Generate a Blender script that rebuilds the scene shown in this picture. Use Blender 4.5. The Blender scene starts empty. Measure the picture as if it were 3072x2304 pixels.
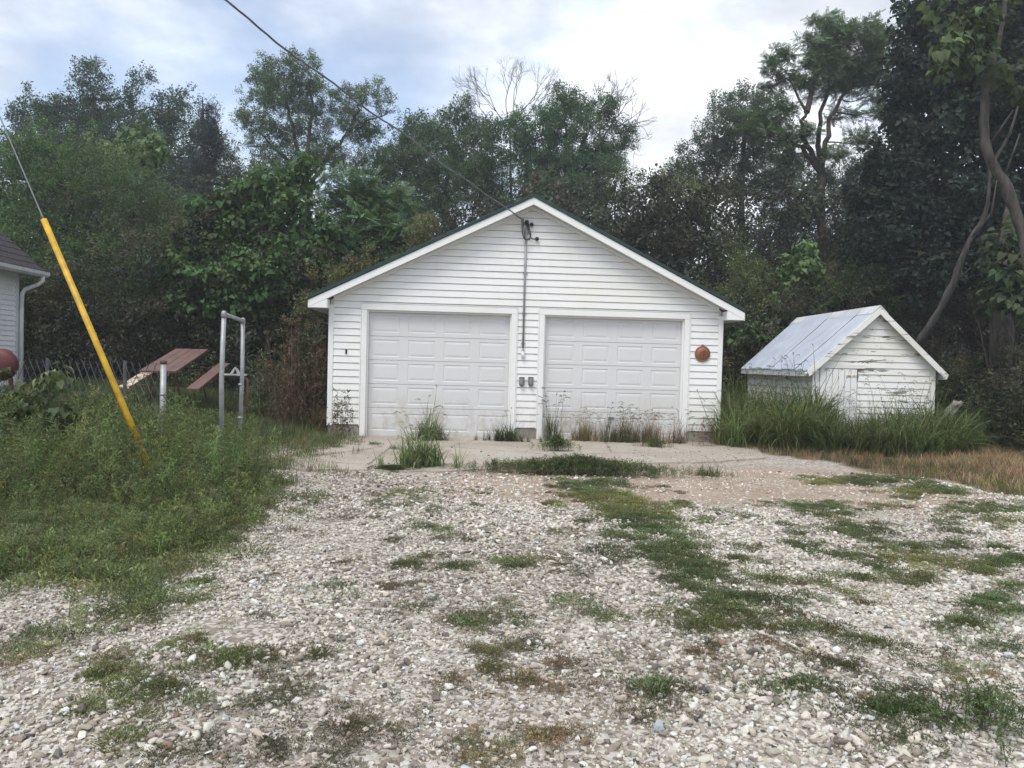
import bpy, math, random
import numpy as np
from mathutils import Matrix, Vector, Euler

R = np.random.RandomState(7)
random.seed(7)
sc = bpy.context.scene
col = sc.collection

# ------------------------------------------------------------------ camera
CAM_H, PITCH, ROLL, FPX = 1.48, -0.0277, 0.0257, 2262.9      # focal length in pixels of a 3072 px wide frame
_cp, _sp = math.cos(PITCH), math.sin(PITCH)
_f = np.array([0, _cp, _sp]); _u0 = np.array([0, -_sp, _cp]); _r0 = np.array([1.0, 0, 0])
_r = math.cos(ROLL) * _r0 + math.sin(ROLL) * _u0
_u = -math.sin(ROLL) * _r0 + math.cos(ROLL) * _u0
CAMP = np.array([0, 0, CAM_H])
cam = bpy.data.cameras.new('camera'); cam_o = bpy.data.objects.new('camera', cam); col.objects.link(cam_o)
cam.sensor_width = 36; cam.lens = FPX / 3072 * 36; cam.clip_end = 3000; cam.clip_start = 0.05
m = Matrix.Identity(4)
for i in range(3):
    m[i][0], m[i][1], m[i][2], m[i][3] = _r[i], _u[i], -_f[i], CAMP[i]
cam_o.matrix_world = m
sc.camera = cam_o

# ------------------------------------------------------------------ sky, sun, exposure
SUN_AZ, SUN_EL = math.radians(205), math.radians(58)     # azimuth from +Y, clockwise: behind the camera
sc.view_settings.view_transform = 'Standard'; sc.view_settings.look = 'None'
sc.view_settings.gamma = 1.0; sc.view_settings.exposure = 0.62; sc.view_settings.use_curve_mapping = False
w = bpy.data.worlds.new('World'); sc.world = w; w.use_nodes = True
nt = w.node_tree; nt.nodes.clear(); N = nt.nodes; L = nt.links
out = N.new('ShaderNodeOutputWorld')
sky = N.new('ShaderNodeTexSky'); sky.sky_type = 'NISHITA'; sky.sun_disc = False
sky.sun_elevation = SUN_EL; sky.sun_rotation = SUN_AZ; sky.dust_density = 1.5; sky.ozone_density = 1.0
bg1 = N.new('ShaderNodeBackground'); bg1.inputs['Strength'].default_value = 0.15
L.new(sky.outputs[0], bg1.inputs['Color'])
tc = N.new('ShaderNodeTexCoord')
sep = N.new('ShaderNodeSeparateXYZ'); L.new(tc.outputs['Generated'], sep.inputs[0])
def wmath(op, a, b=None, clamp=False):
    n = N.new('ShaderNodeMath'); n.operation = op; n.use_clamp = clamp
    for i, v in enumerate((a, b)):
        if v is None: continue
        if isinstance(v, (int, float)): n.inputs[i].default_value = v
        else: L.new(v, n.inputs[i])
    return n.outputs[0]
zz = wmath('ADD', wmath('ABSOLUTE', sep.outputs[2]), 0.22)
cx = wmath('DIVIDE', sep.outputs[0], zz); cy = wmath('DIVIDE', sep.outputs[1], zz)
cmb = N.new('ShaderNodeCombineXYZ'); L.new(cx, cmb.inputs[0]); L.new(cy, cmb.inputs[1])
def wnoise(scale, detail, rough, off):
    mp = N.new('ShaderNodeMapping'); mp.inputs['Location'].default_value = off; L.new(cmb.outputs[0], mp.inputs[0])
    n = N.new('ShaderNodeTexNoise'); n.inputs['Scale'].default_value = scale; n.inputs['Detail'].default_value = detail
    n.inputs['Roughness'].default_value = rough; L.new(mp.outputs[0], n.inputs['Vector']); return n.outputs['Fac']
def wramp(fac, p0, p1, c0=0.0, c1=1.0):
    n = N.new('ShaderNodeMapRange'); n.interpolation_type = 'SMOOTHSTEP'
    n.inputs[1].default_value = p0; n.inputs[2].default_value = p1; n.inputs[3].default_value = c0; n.inputs[4].default_value = c1
    L.new(fac, n.inputs[0]); return n.outputs[0]
n1 = wnoise(1.15, 7, 0.55, (-4.2, 1.1, 0))
n2 = wnoise(2.6, 5, 0.6, (9.7, 2.2, 0))
cover = wramp(n1, 0.38, 0.62, 0.22, 0.97)
cbright = wramp(n2, 0.30, 0.70, 0.60, 0.98)
cc = N.new('ShaderNodeCombineColor')
L.new(wmath('MULTIPLY', cbright, 0.955), cc.inputs[0]); L.new(wmath('MULTIPLY', cbright, 0.985), cc.inputs[1]); L.new(wmath('MULTIPLY', cbright, 1.03), cc.inputs[2])
bg2 = N.new('ShaderNodeBackground'); L.new(cc.outputs[0], bg2.inputs['Color']); bg2.inputs['Strength'].default_value = 1.0
mx = N.new('ShaderNodeMixShader'); L.new(cover, mx.inputs[0]); L.new(bg1.outputs[0], mx.inputs[1]); L.new(bg2.outputs[0], mx.inputs[2])
L.new(mx.outputs[0], out.inputs[0])

sl = bpy.data.lights.new('sun', 'SUN'); sl.energy = 1.5; sl.angle = math.radians(26); sl.color = (1.0, 0.965, 0.91)
so = bpy.data.objects.new('sun', sl); col.objects.link(so)
sv = Vector((math.sin(SUN_AZ) * math.cos(SUN_EL), math.cos(SUN_AZ) * math.cos(SUN_EL), math.sin(SUN_EL)))
so.rotation_euler = sv.to_track_quat('Z', 'Y').to_euler(); so.location = (0, -5, 30)
sc.cycles.max_bounces = 5; sc.cycles.diffuse_bounces = 3; sc.cycles.glossy_bounces = 2; sc.cycles.transmission_bounces = 2; sc.cycles.use_adaptive_sampling = True; sc.cycles.adaptive_threshold = 0.015

# ------------------------------------------------------------------ measuring helpers
def P(px, py, d):
    """the point that lies d metres in front of the camera in the direction of photo pixel (px, py)"""
    return CAMP + d * (_f + (px - 1536) / FPX * _r - (py - 1152) / FPX * _u)
def GP(px, py, z=0.0):
    q = _f + (px - 1536) / FPX * _r - (py - 1152) / FPX * _u
    t = (z - CAM_H) / q[2]
    return CAMP + t * q
def PX(p):
    q = np.asarray(p) - CAMP; d = q @ _f
    return 1536 + FPX * (q @ _r) / d, 1152 - FPX * (q @ _u) / d, d
def sstep(t):
    t = np.clip(t, 0, 1); return t * t * (3 - 2 * t)
_lat = np.random.RandomState(3).rand(64, 64, 64)
def noise(p, s=1.0):
    p = np.asarray(p, float) * s + 100.0
    if p.shape[-1] == 2: p = np.concatenate([p, np.zeros(p.shape[:-1] + (1,))], -1)
    i = np.floor(p).astype(int); f = p - i; f = f * f * (3 - 2 * f); o = 0
    for a in (0, 1):
        for b in (0, 1):
            for c in (0, 1):
                wt = (f[..., 0] if a else 1 - f[..., 0]) * (f[..., 1] if b else 1 - f[..., 1]) * (f[..., 2] if c else 1 - f[..., 2])
                o = o + wt * _lat[(i[..., 0] + a) % 64, (i[..., 1] + b) % 64, (i[..., 2] + c) % 64]
    return o
def HGT(x, y):
    x = np.asarray(x, float); y = np.asarray(y, float)
    h = 0.62 * sstep((-x - 4.3) / 4.5) * sstep((y - 9.5) / 7.0)
    h = h + 0.25 * sstep((x - 9.5) / 5) * sstep((y - 12) / 8)
    p = np.stack([x, y], -1)
    return h + 0.035 * (noise(p, 0.7) - 0.5) * sstep((np.hypot(x, y - 14) - 4.0) / 3.0) + 0.012 * (noise(p, 2.3) - 0.5)
def inpoly(pts, poly):
    x, y = pts[:, 0], pts[:, 1]; ins = np.zeros(len(pts), bool); n = len(poly)
    for i in range(n):
        x0, y0 = poly[i]; x1, y1 = poly[(i + 1) % n]
        c = ((y0 > y) != (y1 > y)) & (x < (x1 - x0) * (y - y0) / (y1 - y0 + 1e-12) + x0)
        ins ^= c
    return ins

# ------------------------------------------------------------------ mesh and object helpers
class MB:
    def __init__(s): s.v = []; s.f = []
    def add(s, vs, fs):
        b = len(s.v); s.v += [tuple(map(float, v)) for v in vs]; s.f += [tuple(b + i for i in f) for f in fs]; return s
    def box(s, a, b):
        x0, y0, z0 = a; x1, y1, z1 = b
        return s.add([(x0, y0, z0), (x1, y0, z0), (x1, y1, z0), (x0, y1, z0), (x0, y0, z1), (x1, y0, z1), (x1, y1, z1), (x0, y1, z1)],
                     [(0, 3, 2, 1), (4, 5, 6, 7), (0, 1, 5, 4), (1, 2, 6, 5), (2, 3, 7, 6), (3, 0, 4, 7)])
    def prism(s, poly, y0, y1):           # poly in (x, z), counter-clockwise seen from -y
        n = len(poly)
        vs = [(x, y0, z) for x, z in poly] + [(x, y1, z) for x, z in poly]
        return s.add(vs, [tuple(range(n)), tuple(range(2 * n - 1, n - 1, -1))] + [((i + 1) % n, i, n + i, n + (i + 1) % n) for i in range(n)])
    def tube(s, path, rad, n=8, caps=True):
        path = [np.asarray(p, float) for p in path]
        if not hasattr(rad, '__len__'): rad = [rad] * len(path)
        b = len(s.v); prev = None
        for i, p in enumerate(path):
            t = path[min(i + 1, len(path) - 1)] - path[max(i - 1, 0)]; t = t / (np.linalg.norm(t) + 1e-9)
            if prev is None:
                a = np.array([1., 0, 0]) if abs(t[0]) < 0.8 else np.array([0, 1., 0])
            else: a = prev
            a = a - t * (a @ t); a /= np.linalg.norm(a) + 1e-9; prev = a; c = np.cross(t, a)
            for k in range(n):
                q = p + rad[i] * (math.cos(2 * math.pi * k / n) * a + math.sin(2 * math.pi * k / n) * c); s.v.append(tuple(q))
        for i in range(len(path) - 1):
            for k in range(n):
                k2 = (k + 1) % n; s.f.append((b + i * n + k, b + i * n + k2, b + (i + 1) * n + k2, b + (i + 1) * n + k))
        if caps:
            s.f.append(tuple(b + k for k in range(n - 1, -1, -1))); s.f.append(tuple(b + (len(path) - 1) * n + k for k in range(n)))
        return s
    def lathe(s, prof, n=24, M=None):      # prof (r, z)
        b = len(s.v)
        for r_, z_ in prof:
            for k in range(n):
                p = Vector((r_ * math.cos(2 * math.pi * k / n), r_ * math.sin(2 * math.pi * k / n), z_))
                if M is not None: p = M @ p
                s.v.append(tuple(p))
        for i in range(len(prof) - 1):
            for k in range(n):
                k2 = (k + 1) % n; s.f.append((b + i * n + k, b + i * n + k2, b + (i + 1) * n + k2, b + (i + 1) * n + k))
        return s
    def mesh(s, name, mat=None, smooth=False):
        me = bpy.data.meshes.new(name); me.from_pydata(s.v, [], s.f); me.update()
        if mat is not None: me.materials.append(mat)
        if smooth: me.polygons.foreach_set('use_smooth', [True] * len(me.polygons))
        return me
    def build(s, name, mat, parent=None, smooth=False):
        o = bpy.data.objects.new(name, s.mesh(name, mat, smooth)); col.objects.link(o)
        if parent is not None: o.parent = parent
        return o
def tag(o, label=None, cat=None, group=None, kind=None):
    if label: o['label'] = label
    if cat: o['category'] = cat
    if group: o['group'] = group
    if kind: o['kind'] = kind
    return o
def thing(name, label, cat, loc=(0, 0, 0), rz=0, group=None):
    o = bpy.data.objects.new(name, None); col.objects.link(o); o.location = loc; o.rotation_euler = (0, 0, rz)
    o.empty_display_size = 0.1
    return tag(o, label, cat, group)
def bevel(o, wdt=0.004, seg=1):
    b = o.modifiers.new('bevel', 'BEVEL'); b.width = wdt; b.segments = seg; b.limit_method = 'ANGLE'; return o

# ------------------------------------------------------------------ materials
class MT:
    def __init__(s, name):
        s.m = bpy.data.materials.new(name); s.m.use_nodes = True; s.t = s.m.node_tree; s.N = s.t.nodes; s.L = s.t.links
        s.b = s.N['Principled BSDF']; s.out = s.N['Material Output']
        s.tc = None
    def co(s, kind='Object', scale=(1, 1, 1)):
        if s.tc is None: s.tc = s.N.new('ShaderNodeTexCoord')
        mp = s.N.new('ShaderNodeMapping'); mp.inputs['Scale'].default_value = scale; s.L.new(s.tc.outputs[kind], mp.inputs[0]); return mp.outputs[0]
    def noise(s, scale, detail=4, rough=0.55, vscale=(1, 1, 1), kind='Object', dist=0.0):
        n = s.N.new('ShaderNodeTexNoise'); n.inputs['Scale'].default_value = scale; n.inputs['Detail'].default_value = detail
        n.inputs['Roughness'].default_value = rough; n.inputs['Distortion'].default_value = dist
        s.L.new(s.co(kind, vscale), n.inputs['Vector']); return n.outputs['Fac']
    def vor(s, scale, feature='F1', vscale=(1, 1, 1), out='Distance', kind='Object', rnd=1.0):
        n = s.N.new('ShaderNodeTexVoronoi'); n.inputs['Scale'].default_value = scale; n.feature = feature; n.inputs['Randomness'].default_value = rnd
        s.L.new(s.co(kind, vscale), n.inputs['Vector']); return n.outputs[out]
    def rng(s, v, a, b, c=0.0, d=1.0):
        n = s.N.new('ShaderNodeMapRange'); n.interpolation_type = 'SMOOTHSTEP'
        for i, q in enumerate((a, b, c, d)): n.inputs[i + 1].default_value = q
        s.L.new(v, n.inputs[0]); return n.outputs[0]
    def val(s, v, sock):
        if isinstance(v, (int, float)): sock.default_value = v
        elif isinstance(v, (tuple, list)): sock.default_value = tuple(v) + ((1.0,) if len(v) == 3 else ())
        else: s.L.new(v, sock)
    def mix(s, f, a, b, blend='MIX'):
        n = s.N.new('ShaderNodeMix'); n.data_type = 'RGBA'; n.blend_type = blend
        s.val(f, n.inputs[0]); s.val(a, n.inputs[6]); s.val(b, n.inputs[7]); return n.outputs[2]
    def math(s, op, a, b=0.0):
        n = s.N.new('ShaderNodeMath'); n.operation = op; s.val(a, n.inputs[0]); s.val(b, n.inputs[1]); return n.outputs[0]
    def attr(s, name, typ='GEOMETRY', out='Color'):
        n = s.N.new('ShaderNodeAttribute'); n.attribute_name = name; n.attribute_type = typ; return n.outputs[out]
    def bump(s, h, strength=0.3, dist=0.01):
        n = s.N.new('ShaderNodeBump'); n.inputs['Strength'].default_value = strength; n.inputs['Distance'].default_value = dist
        s.L.new(h, n.inputs['Height']); s.L.new(n.outputs[0], s.b.inputs['Normal']); return s
    def fin(s, color, rough=0.6, metal=0.0, spec=0.4):
        s.val(color, s.b.inputs['Base Color']); s.val(rough, s.b.inputs['Roughness']); s.val(metal, s.b.inputs['Metallic'])
        s.b.inputs['Specular IOR Level'].default_value = spec; return s.m
def plain(name, c, rough=0.6, metal=0.0, var=0.25, scale=8.0, spec=0.4):
    t = MT(name); n = t.noise(scale, 5, 0.6)
    d = tuple(x * (1 - var) for x in c); t.bump(t.noise(scale * 9, 3), 0.12, 0.004)
    return t.fin(t.mix(t.rng(n, 0.3, 0.7), c, d), rough, metal, spec)

def splash(t, c, top=0.95, amt=0.75):
    sp_ = t.N.new('ShaderNodeSeparateXYZ'); t.L.new(t.co('Object'), sp_.inputs[0])
    zf = t.rng(sp_.outputs[2], top, 0.12, 0.0, 1.0); nz_ = t.rng(t.noise(4.5, 7, 0.7, (1, 1, 0.6)), 0.40, 0.72)
    c = t.mix(t.math('MULTIPLY', t.math('MULTIPLY', zf, nz_), amt), c, (0.42, 0.36, 0.27))
    sc_ = t.rng(t.noise(16, 4, 0.7, (1, 1, 0.5)), 0.70, 0.76)
    return t.mix(t.math('MULTIPLY', sc_, 0.35), c, (0.33, 0.31, 0.27))
def mat_siding():
    t = MT('vinyl_siding')
    n = t.rng(t.noise(0.55, 5, 0.6, (1, 1, 1.6)), 0.40, 0.72)
    c = t.mix(t.math('MULTIPLY', n, 0.6), (0.80, 0.80, 0.79), (0.73, 0.73, 0.62))
    n2 = t.rng(t.noise(3.0, 6, 0.65, (1, 1, 0.25)), 0.52, 0.8)
    c = t.mix(t.math('MULTIPLY', n2, 0.35), c, (0.58, 0.575, 0.52))
    sp = t.rng(t.noise(1.0, 3, 0.5, (1.5, 1, 55)), 0.3, 0.7)
    c = t.mix(t.math('MULTIPLY', sp, 0.08), c, (0.6, 0.6, 0.58))
    c = splash(t, c); t.bump(t.noise(2.2, 2, 0.5), 0.10, 0.02)
    return t.fin(c, 0.42, 0, 0.35)
def mat_door():
    t = MT('garage_door_paint')
    n = t.rng(t.noise(0.8, 5, 0.6), 0.42, 0.75)
    c = t.mix(t.math('MULTIPLY', n, 0.5), (0.64, 0.64, 0.645), (0.60, 0.60, 0.53))
    n2 = t.rng(t.noise(5.0, 6, 0.7, (1, 1, 0.4)), 0.58, 0.85)
    c = t.mix(t.math('MULTIPLY', n2, 0.35), c, (0.5, 0.49, 0.44))
    c = splash(t, c, 1.1, 0.8); t.bump(t.math('ADD', t.noise(1.1, 2, 0.5), t.math('MULTIPLY', t.noise(60, 3, 0.5, (1, 1, 0.15)), 0.05)), 0.10, 0.02)
    return t.fin(c, 0.45, 0, 0.35)
def mat_trim():
    t = MT('white_trim')
    n = t.rng(t.noise(1.7, 5, 0.6), 0.48, 0.8)
    c = t.mix(t.math('MULTIPLY', n, 0.5), (0.80, 0.80, 0.78), (0.68, 0.68, 0.57))
    return t.fin(c, 0.4, 0, 0.35)
def mat_peel():
    t = MT('peeling_white_paint')
    a = t.noise(2.6, 7, 0.68, (0.55, 1, 3.2), dist=0.3)
    big = t.noise(1.6, 2, 0.5)
    sm = t.noise(9, 5, 0.7, (0.35, 1, 3.0))
    s_ = t.math('ADD', t.math('ADD', a, t.math('MULTIPLY', big, 0.22)), t.math('MULTIPLY', sm, 0.35))
    pe = t.rng(s_, 0.870, 0.905)
    w0 = t.mix(t.rng(t.noise(1.3, 4), 0.35, 0.7), (0.82, 0.81, 0.78), (0.74, 0.725, 0.65))
    wood = t.mix(t.rng(t.noise(14, 5, 0.6, (0.15, 1, 4)), 0.3, 0.7), (0.30, 0.275, 0.245), (0.17, 0.155, 0.14))
    t.bump(t.math('SUBTRACT', t.noise(20, 4, 0.6, (0.2, 1, 3)), t.math('MULTIPLY', pe, 0.6)), 0.35, 0.004)
    return t.fin(t.mix(pe, w0, wood), 0.7, 0, 0.25)
def mat_peel_vertical():
    t = MT('peeling_door_paint')
    s_ = t.math('ADD', t.noise(2.6, 7, 0.68, (3.2, 1, 0.5)), t.math('MULTIPLY', t.noise(9, 5, 0.7, (3, 1, 0.35)), 0.35))
    pe = t.rng(s_, 0.79, 0.83)
    return t.fin(t.mix(pe, (0.82, 0.815, 0.79), (0.30, 0.28, 0.25)), 0.7, 0, 0.25)
def mat_galv():
    t = MT('corrugated_galvanised_steel')
    n = t.rng(t.noise(2.5, 6, 0.6), 0.3, 0.7); sp = t.rng(t.vor(28), 0.2, 0.7)
    c = t.mix(n, (0.40, 0.43, 0.48), (0.50, 0.53, 0.57)); c = t.mix(t.math('MULTIPLY', sp, 0.25), c, (0.33, 0.36, 0.41))
    st = t.rng(t.noise(3.0, 5, 0.6, (1, 0.3, 0.3)), 0.66, 0.8)
    c = t.mix(t.math('MULTIPLY', st, 0.4), c, (0.33, 0.28, 0.23))
    return t.fin(c, 0.40, 0.75, 0.5)
def mat_copper():
    t = MT('copper')
    n = t.rng(t.noise(9, 6, 0.6), 0.35, 0.7); c = t.mix(n, (0.34, 0.15, 0.085), (0.17, 0.085, 0.055))
    return t.fin(c, 0.45, 0.7, 0.5)
def mat_table():
    t = MT('faded_red_brown_paint')
    n = t.rng(t.noise(5, 6, 0.65, (1, 0.25, 1)), 0.35, 0.7)
    return t.fin(t.mix(n, (0.185, 0.105, 0.09), (0.12, 0.075, 0.066)), 0.5, 0, 0.5)
def mat_cream_rust():
    t = MT('cream_paint_with_rust')
    n = t.rng(t.noise(6, 6, 0.7), 0.47, 0.56)
    return t.fin(t.mix(n, (0.62, 0.57, 0.43), (0.24, 0.10, 0.05)), 0.6)
def mat_concrete():
    t = MT('dusty_concrete')
    n = t.rng(t.noise(0.7, 6, 0.6), 0.3, 0.7)
    c = t.mix(n, (0.43, 0.385, 0.325), (0.345, 0.30, 0.245))
    right = t.rng(t.noise(0.45, 4, 0.6, (1, 1.3, 1)), 0.5, 0.68)
    c = t.mix(t.math('MULTIPLY', right, 0.6), c, (0.31, 0.245, 0.185))
    st = t.rng(t.noise(3.2, 7, 0.7, (0.5, 2.2, 1)), 0.56, 0.75)
    c = t.mix(t.math('MULTIPLY', st, 0.6), c, (0.20, 0.155, 0.115))
    ck = t.vor(0.55, 'DISTANCE_TO_EDGE', (1, 1, 1)); wob = t.noise(3, 5, .6)
    crk = t.rng(t.math('ADD', ck, t.math('MULTIPLY', t.math('SUBTRACT', wob, 0.5), 0.05)), 0.003, 0.012, 1.0, 0.0)
    c = t.mix(t.math('MULTIPLY', crk, 0.7), c, (0.10, 0.085, 0.065))
    gr = t.vor(55, out='Color'); gsep = t.N.new('ShaderNodeSeparateColor'); t.L.new(gr, gsep.inputs[0])
    c = t.mix(t.rng(gsep.outputs[0], 0.72, 0.95, 0, 0.55), c, (0.5, 0.46, 0.4)); c = t.mix(t.rng(gsep.outputs[1], 0.78, 0.97, 0, 0.5), c, (0.17, 0.14, 0.11))
    t.bump(t.math('ADD', t.noise(40, 4, 0.6), t.math('MULTIPLY', t.vor(55), -0.6)), 0.3, 0.006)
    return t.fin(c, 0.9, 0, 0.2)
def mat_ground():
    t = MT('ground_soil_and_grit')
    z = t.attr('zone'); s_ = t.N.new('ShaderNodeSeparateColor'); t.L.new(z, s_.inputs[0])
    fine = t.vor(46, out='Color'); fs = t.N.new('ShaderNodeSeparateColor'); t.L.new(fine, fs.inputs[0])
    med = t.vor(22, out='Color'); ms = t.N.new('ShaderNodeSeparateColor'); t.L.new(med, ms.inputs[0])
    fines = t.mix(t.rng(t.noise(1.2, 5, 0.6), 0.3, 0.7), (0.21, 0.178, 0.138), (0.30, 0.26, 0.21))
    g = t.mix(t.rng(fs.outputs[0], 0.35, 0.95, 0, 0.9), fines, (0.55, 0.52, 0.47))
    g = t.mix(t.rng(ms.outputs[1], 0.6, 0.95, 0, 0.8), g, (0.50, 0.47, 0.42))
    g = t.mix(t.rng(fs.outputs[1], 0.75, 0.98, 0, 0.8), g, (0.15, 0.125, 0.10))
    dirt = t.mix(t.rng(t.noise(1.6, 6, 0.65), 0.3, 0.7), (0.37, 0.295, 0.225), (0.28, 0.205, 0.15))
    dirt = t.mix(t.rng(fs.outputs[0], 0.7, 0.98, 0, 0.6), dirt, (0.48, 0.43, 0.37))
    soil = t.mix(t.rng(t.noise(3, 6, 0.65), 0.3, 0.7), (0.075, 0.062, 0.04), (0.045, 0.05, 0.025))
    straw = t.mix(t.rng(t.noise(7, 6, 0.7), 0.3, 0.7), (0.20, 0.145, 0.085), (0.13, 0.09, 0.055))
    c = t.mix(s_.outputs[1], g, dirt); c = t.mix(s_.outputs[2], c, soil)
    c = t.mix(t.attr('straw', out='Fac'), c, straw)
    t.bump(t.math('ADD', t.noise(9, 5, 0.6), t.math('MULTIPLY', t.vor(46), -0.7)), 0.6, 0.012)
    return t.fin(c, 0.95, 0, 0.15)
def mat_bark(name, a, b):
    t = MT(name)
    n = t.noise(11, 6, 0.65, (1, 1, 0.22)); c = t.mix(t.rng(n, 0.35, 0.68), a, b)
    t.bump(n, 0.8, 0.03); return t.fin(c, 0.9, 0, 0.15)
def mat_leaf(name, trans=0.3, rough=0.62, spec=0.16):
    t = MT(name)
    c = t.attr('col', 'INSTANCER')
    # one leaf differs from the next: random per mesh island
    g = t.N.new('ShaderNodeNewGeometry'); f = t.rng(g.outputs['Random Per Island'], 0.0, 1.0, 0.66, 1.3)
    cc_ = t.N.new('ShaderNodeCombineColor')
    for i in range(3): t.L.new(f, cc_.inputs[i])
    c = t.mix(1.0, c, cc_.outputs[0], 'MULTIPLY')
    t.fin(c, rough, 0, spec)
    tr = t.N.new('ShaderNodeBsdfTranslucent')
    t.L.new(t.mix(1.0, c, (1.25, 1.3, 0.75), 'MULTIPLY'), tr.inputs['Color'])
    ms = t.N.new('ShaderNodeMixShader'); ms.inputs[0].default_value = trans
    t.L.new(t.b.outputs[0], ms.inputs[1]); t.L.new(tr.outputs[0], ms.inputs[2]); t.L.new(ms.outputs[0], t.out.inputs[0])
    return t.m
def mat_stone():
    t = MT('gravel_stone')
    c = t.attr('col', 'INSTANCER'); n = t.rng(t.noise(38, 5, 0.65), 0.3, 0.75)
    c = t.mix(t.math('MULTIPLY', n, 0.55), c, t.mix(1.0, c, (0.55, 0.50, 0.43), 'MULTIPLY'))
    t.bump(t.noise(55, 4, 0.6), 0.35, 0.004); return t.fin(c, 0.88, 0, 0.2)
def mat_shingle():
    t = MT('asphalt_shingle')
    n = t.vor(30, out='Color', vscale=(1, 1, 1)); s_ = t.N.new('ShaderNodeSeparateColor'); t.L.new(n, s_.inputs[0])
    return t.fin(t.mix(s_.outputs[0], (0.038, 0.035, 0.038), (0.072, 0.065, 0.068)), 0.9, 0, 0.2)

M = dict(siding=mat_siding(), door=mat_door(), trim=mat_trim(), peel=mat_peel(), peelv=mat_peel_vertical(), galv=mat_galv(), copper=mat_copper(),
         table=mat_table(), cream=mat_cream_rust(), concrete=mat_concrete(), ground=mat_ground(), stone=mat_stone(), shingle=mat_shingle(),
         soffit=plain('soffit_vinyl', (0.62, 0.63, 0.63), 0.5, 0, 0.12, 2), green_roof=plain('green_roof_steel', (0.022, 0.05, 0.043), 0.4, 0.2, 0.3, 3),
         block=plain('foundation_block', (0.30, 0.28, 0.25), 0.9, 0, 0.4, 6), dark=plain('dark_rubber', (0.03, 0.03, 0.03), 0.6), black=plain('black_plastic', (0.018, 0.018, 0.02), 0.45),
         conduit=plain('grey_conduit', (0.33, 0.34, 0.35), 0.45, 0.4, 0.2, 10), pipe=plain('galvanised_pipe', (0.40, 0.41, 0.41), 0.5, 0.35, 0.35, 6),
         cover=plain('grey_outlet_plastic', (0.25, 0.26, 0.26), 0.5, 0, 0.25, 20), pale=plain('chalky_white', (0.5, 0.5, 0.48), 0.6, 0, 0.4, 14), bulb=plain('white_glass', (0.75, 0.77, 0.78), 0.15, 0, 0.1, 10, 0.6),
         yellow=plain('yellow_plastic', (0.70, 0.42, 0.025), 0.45, 0, 0.35, 7, 0.45), wire=plain('steel_wire', (0.25, 0.26, 0.27), 0.45, 0.5), cable=plain('weathered_cable', (0.22, 0.225, 0.23), 0.55, 0.2, 0.4, 3),
         rust=plain('rusty_iron', (0.14, 0.075, 0.05), 0.85, 0.1, 0.5, 14), maroon=plain('maroon_paint', (0.10, 0.02, 0.017), 0.55, 0, 0.25, 5), house_white=plain('house_siding_paint', (0.86, 0.86, 0.85), 0.5, 0, 0.12, 2),
         gutter=plain('gutter_white', (0.72, 0.72, 0.72), 0.4, 0, 0.25, 4), mesh=plain('fence_wire', (0.13, 0.135, 0.14), 0.5, 0.4, 0.3, 5), deadwood=mat_bark('grey_dead_wood', (0.30, 0.275, 0.24), (0.10, 0.09, 0.08)),
         bark=mat_bark('dark_bark', (0.085, 0.07, 0.058), (0.035, 0.03, 0.026)), bark_grey=mat_bark('grey_brown_bark', (0.10, 0.092, 0.08), (0.042, 0.038, 0.034)), twig=plain('bare_twig', (0.13, 0.115, 0.10), 0.9),
         leaf=mat_leaf('leaf', 0.32), leaf_dark=mat_leaf('leaf_dark', 0.25, 0.75, 0.07), blade=mat_leaf('grass_blade', 0.3, 0.5), dry=mat_leaf('dry_blade', 0.2, 0.8, 0.1), needle=mat_leaf('needle', 0.1, 0.6))

# ------------------------------------------------------------------ scattering (many small copies of a few shapes, as one object)
_groups = {}
def gn_group(protos):
    key = tuple(p.name for p in protos)
    if key in _groups: return _groups[key]
    g = bpy.data.node_groups.new('scatter', 'GeometryNodeTree')
    g.interface.new_socket('Geometry', in_out='INPUT', socket_type='NodeSocketGeometry')
    g.interface.new_socket('Geometry', in_out='OUTPUT', socket_type='NodeSocketGeometry')
    gi = g.nodes.new('NodeGroupInput'); go = g.nodes.new('NodeGroupOutput')
    jn = g.nodes.new('GeometryNodeJoinGeometry')
    for p in protos:
        oi = g.nodes.new('GeometryNodeObjectInfo'); oi.inputs['Object'].default_value = p; oi.inputs['As Instance'].default_value = False
        ti = g.nodes.new('GeometryNodeGeometryToInstance'); g.links.new(oi.outputs['Geometry'], ti.inputs[0]); g.links.new(ti.outputs[0], jn.inputs[0])
    ip = g.nodes.new('GeometryNodeInstanceOnPoints'); ip.inputs['Pick Instance'].default_value = True
    g.links.new(gi.outputs[0], ip.inputs['Points']); g.links.new(jn.outputs[0], ip.inputs['Instance'])
    def na(name, typ):
        n = g.nodes.new('GeometryNodeInputNamedAttribute'); n.data_type = typ; n.inputs['Name'].default_value = name; return n.outputs[0]
    g.links.new(na('pick', 'INT'), ip.inputs['Instance Index'])
    er = g.nodes.new('FunctionNodeEulerToRotation'); g.links.new(na('rot', 'FLOAT_VECTOR'), er.inputs[0]); g.links.new(er.outputs[0], ip.inputs['Rotation'])
    g.links.new(na('scl', 'FLOAT_VECTOR'), ip.inputs['Scale'])
    g.links.new(ip.outputs[0], go.inputs[0]); _groups[key] = g
    return g
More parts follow.
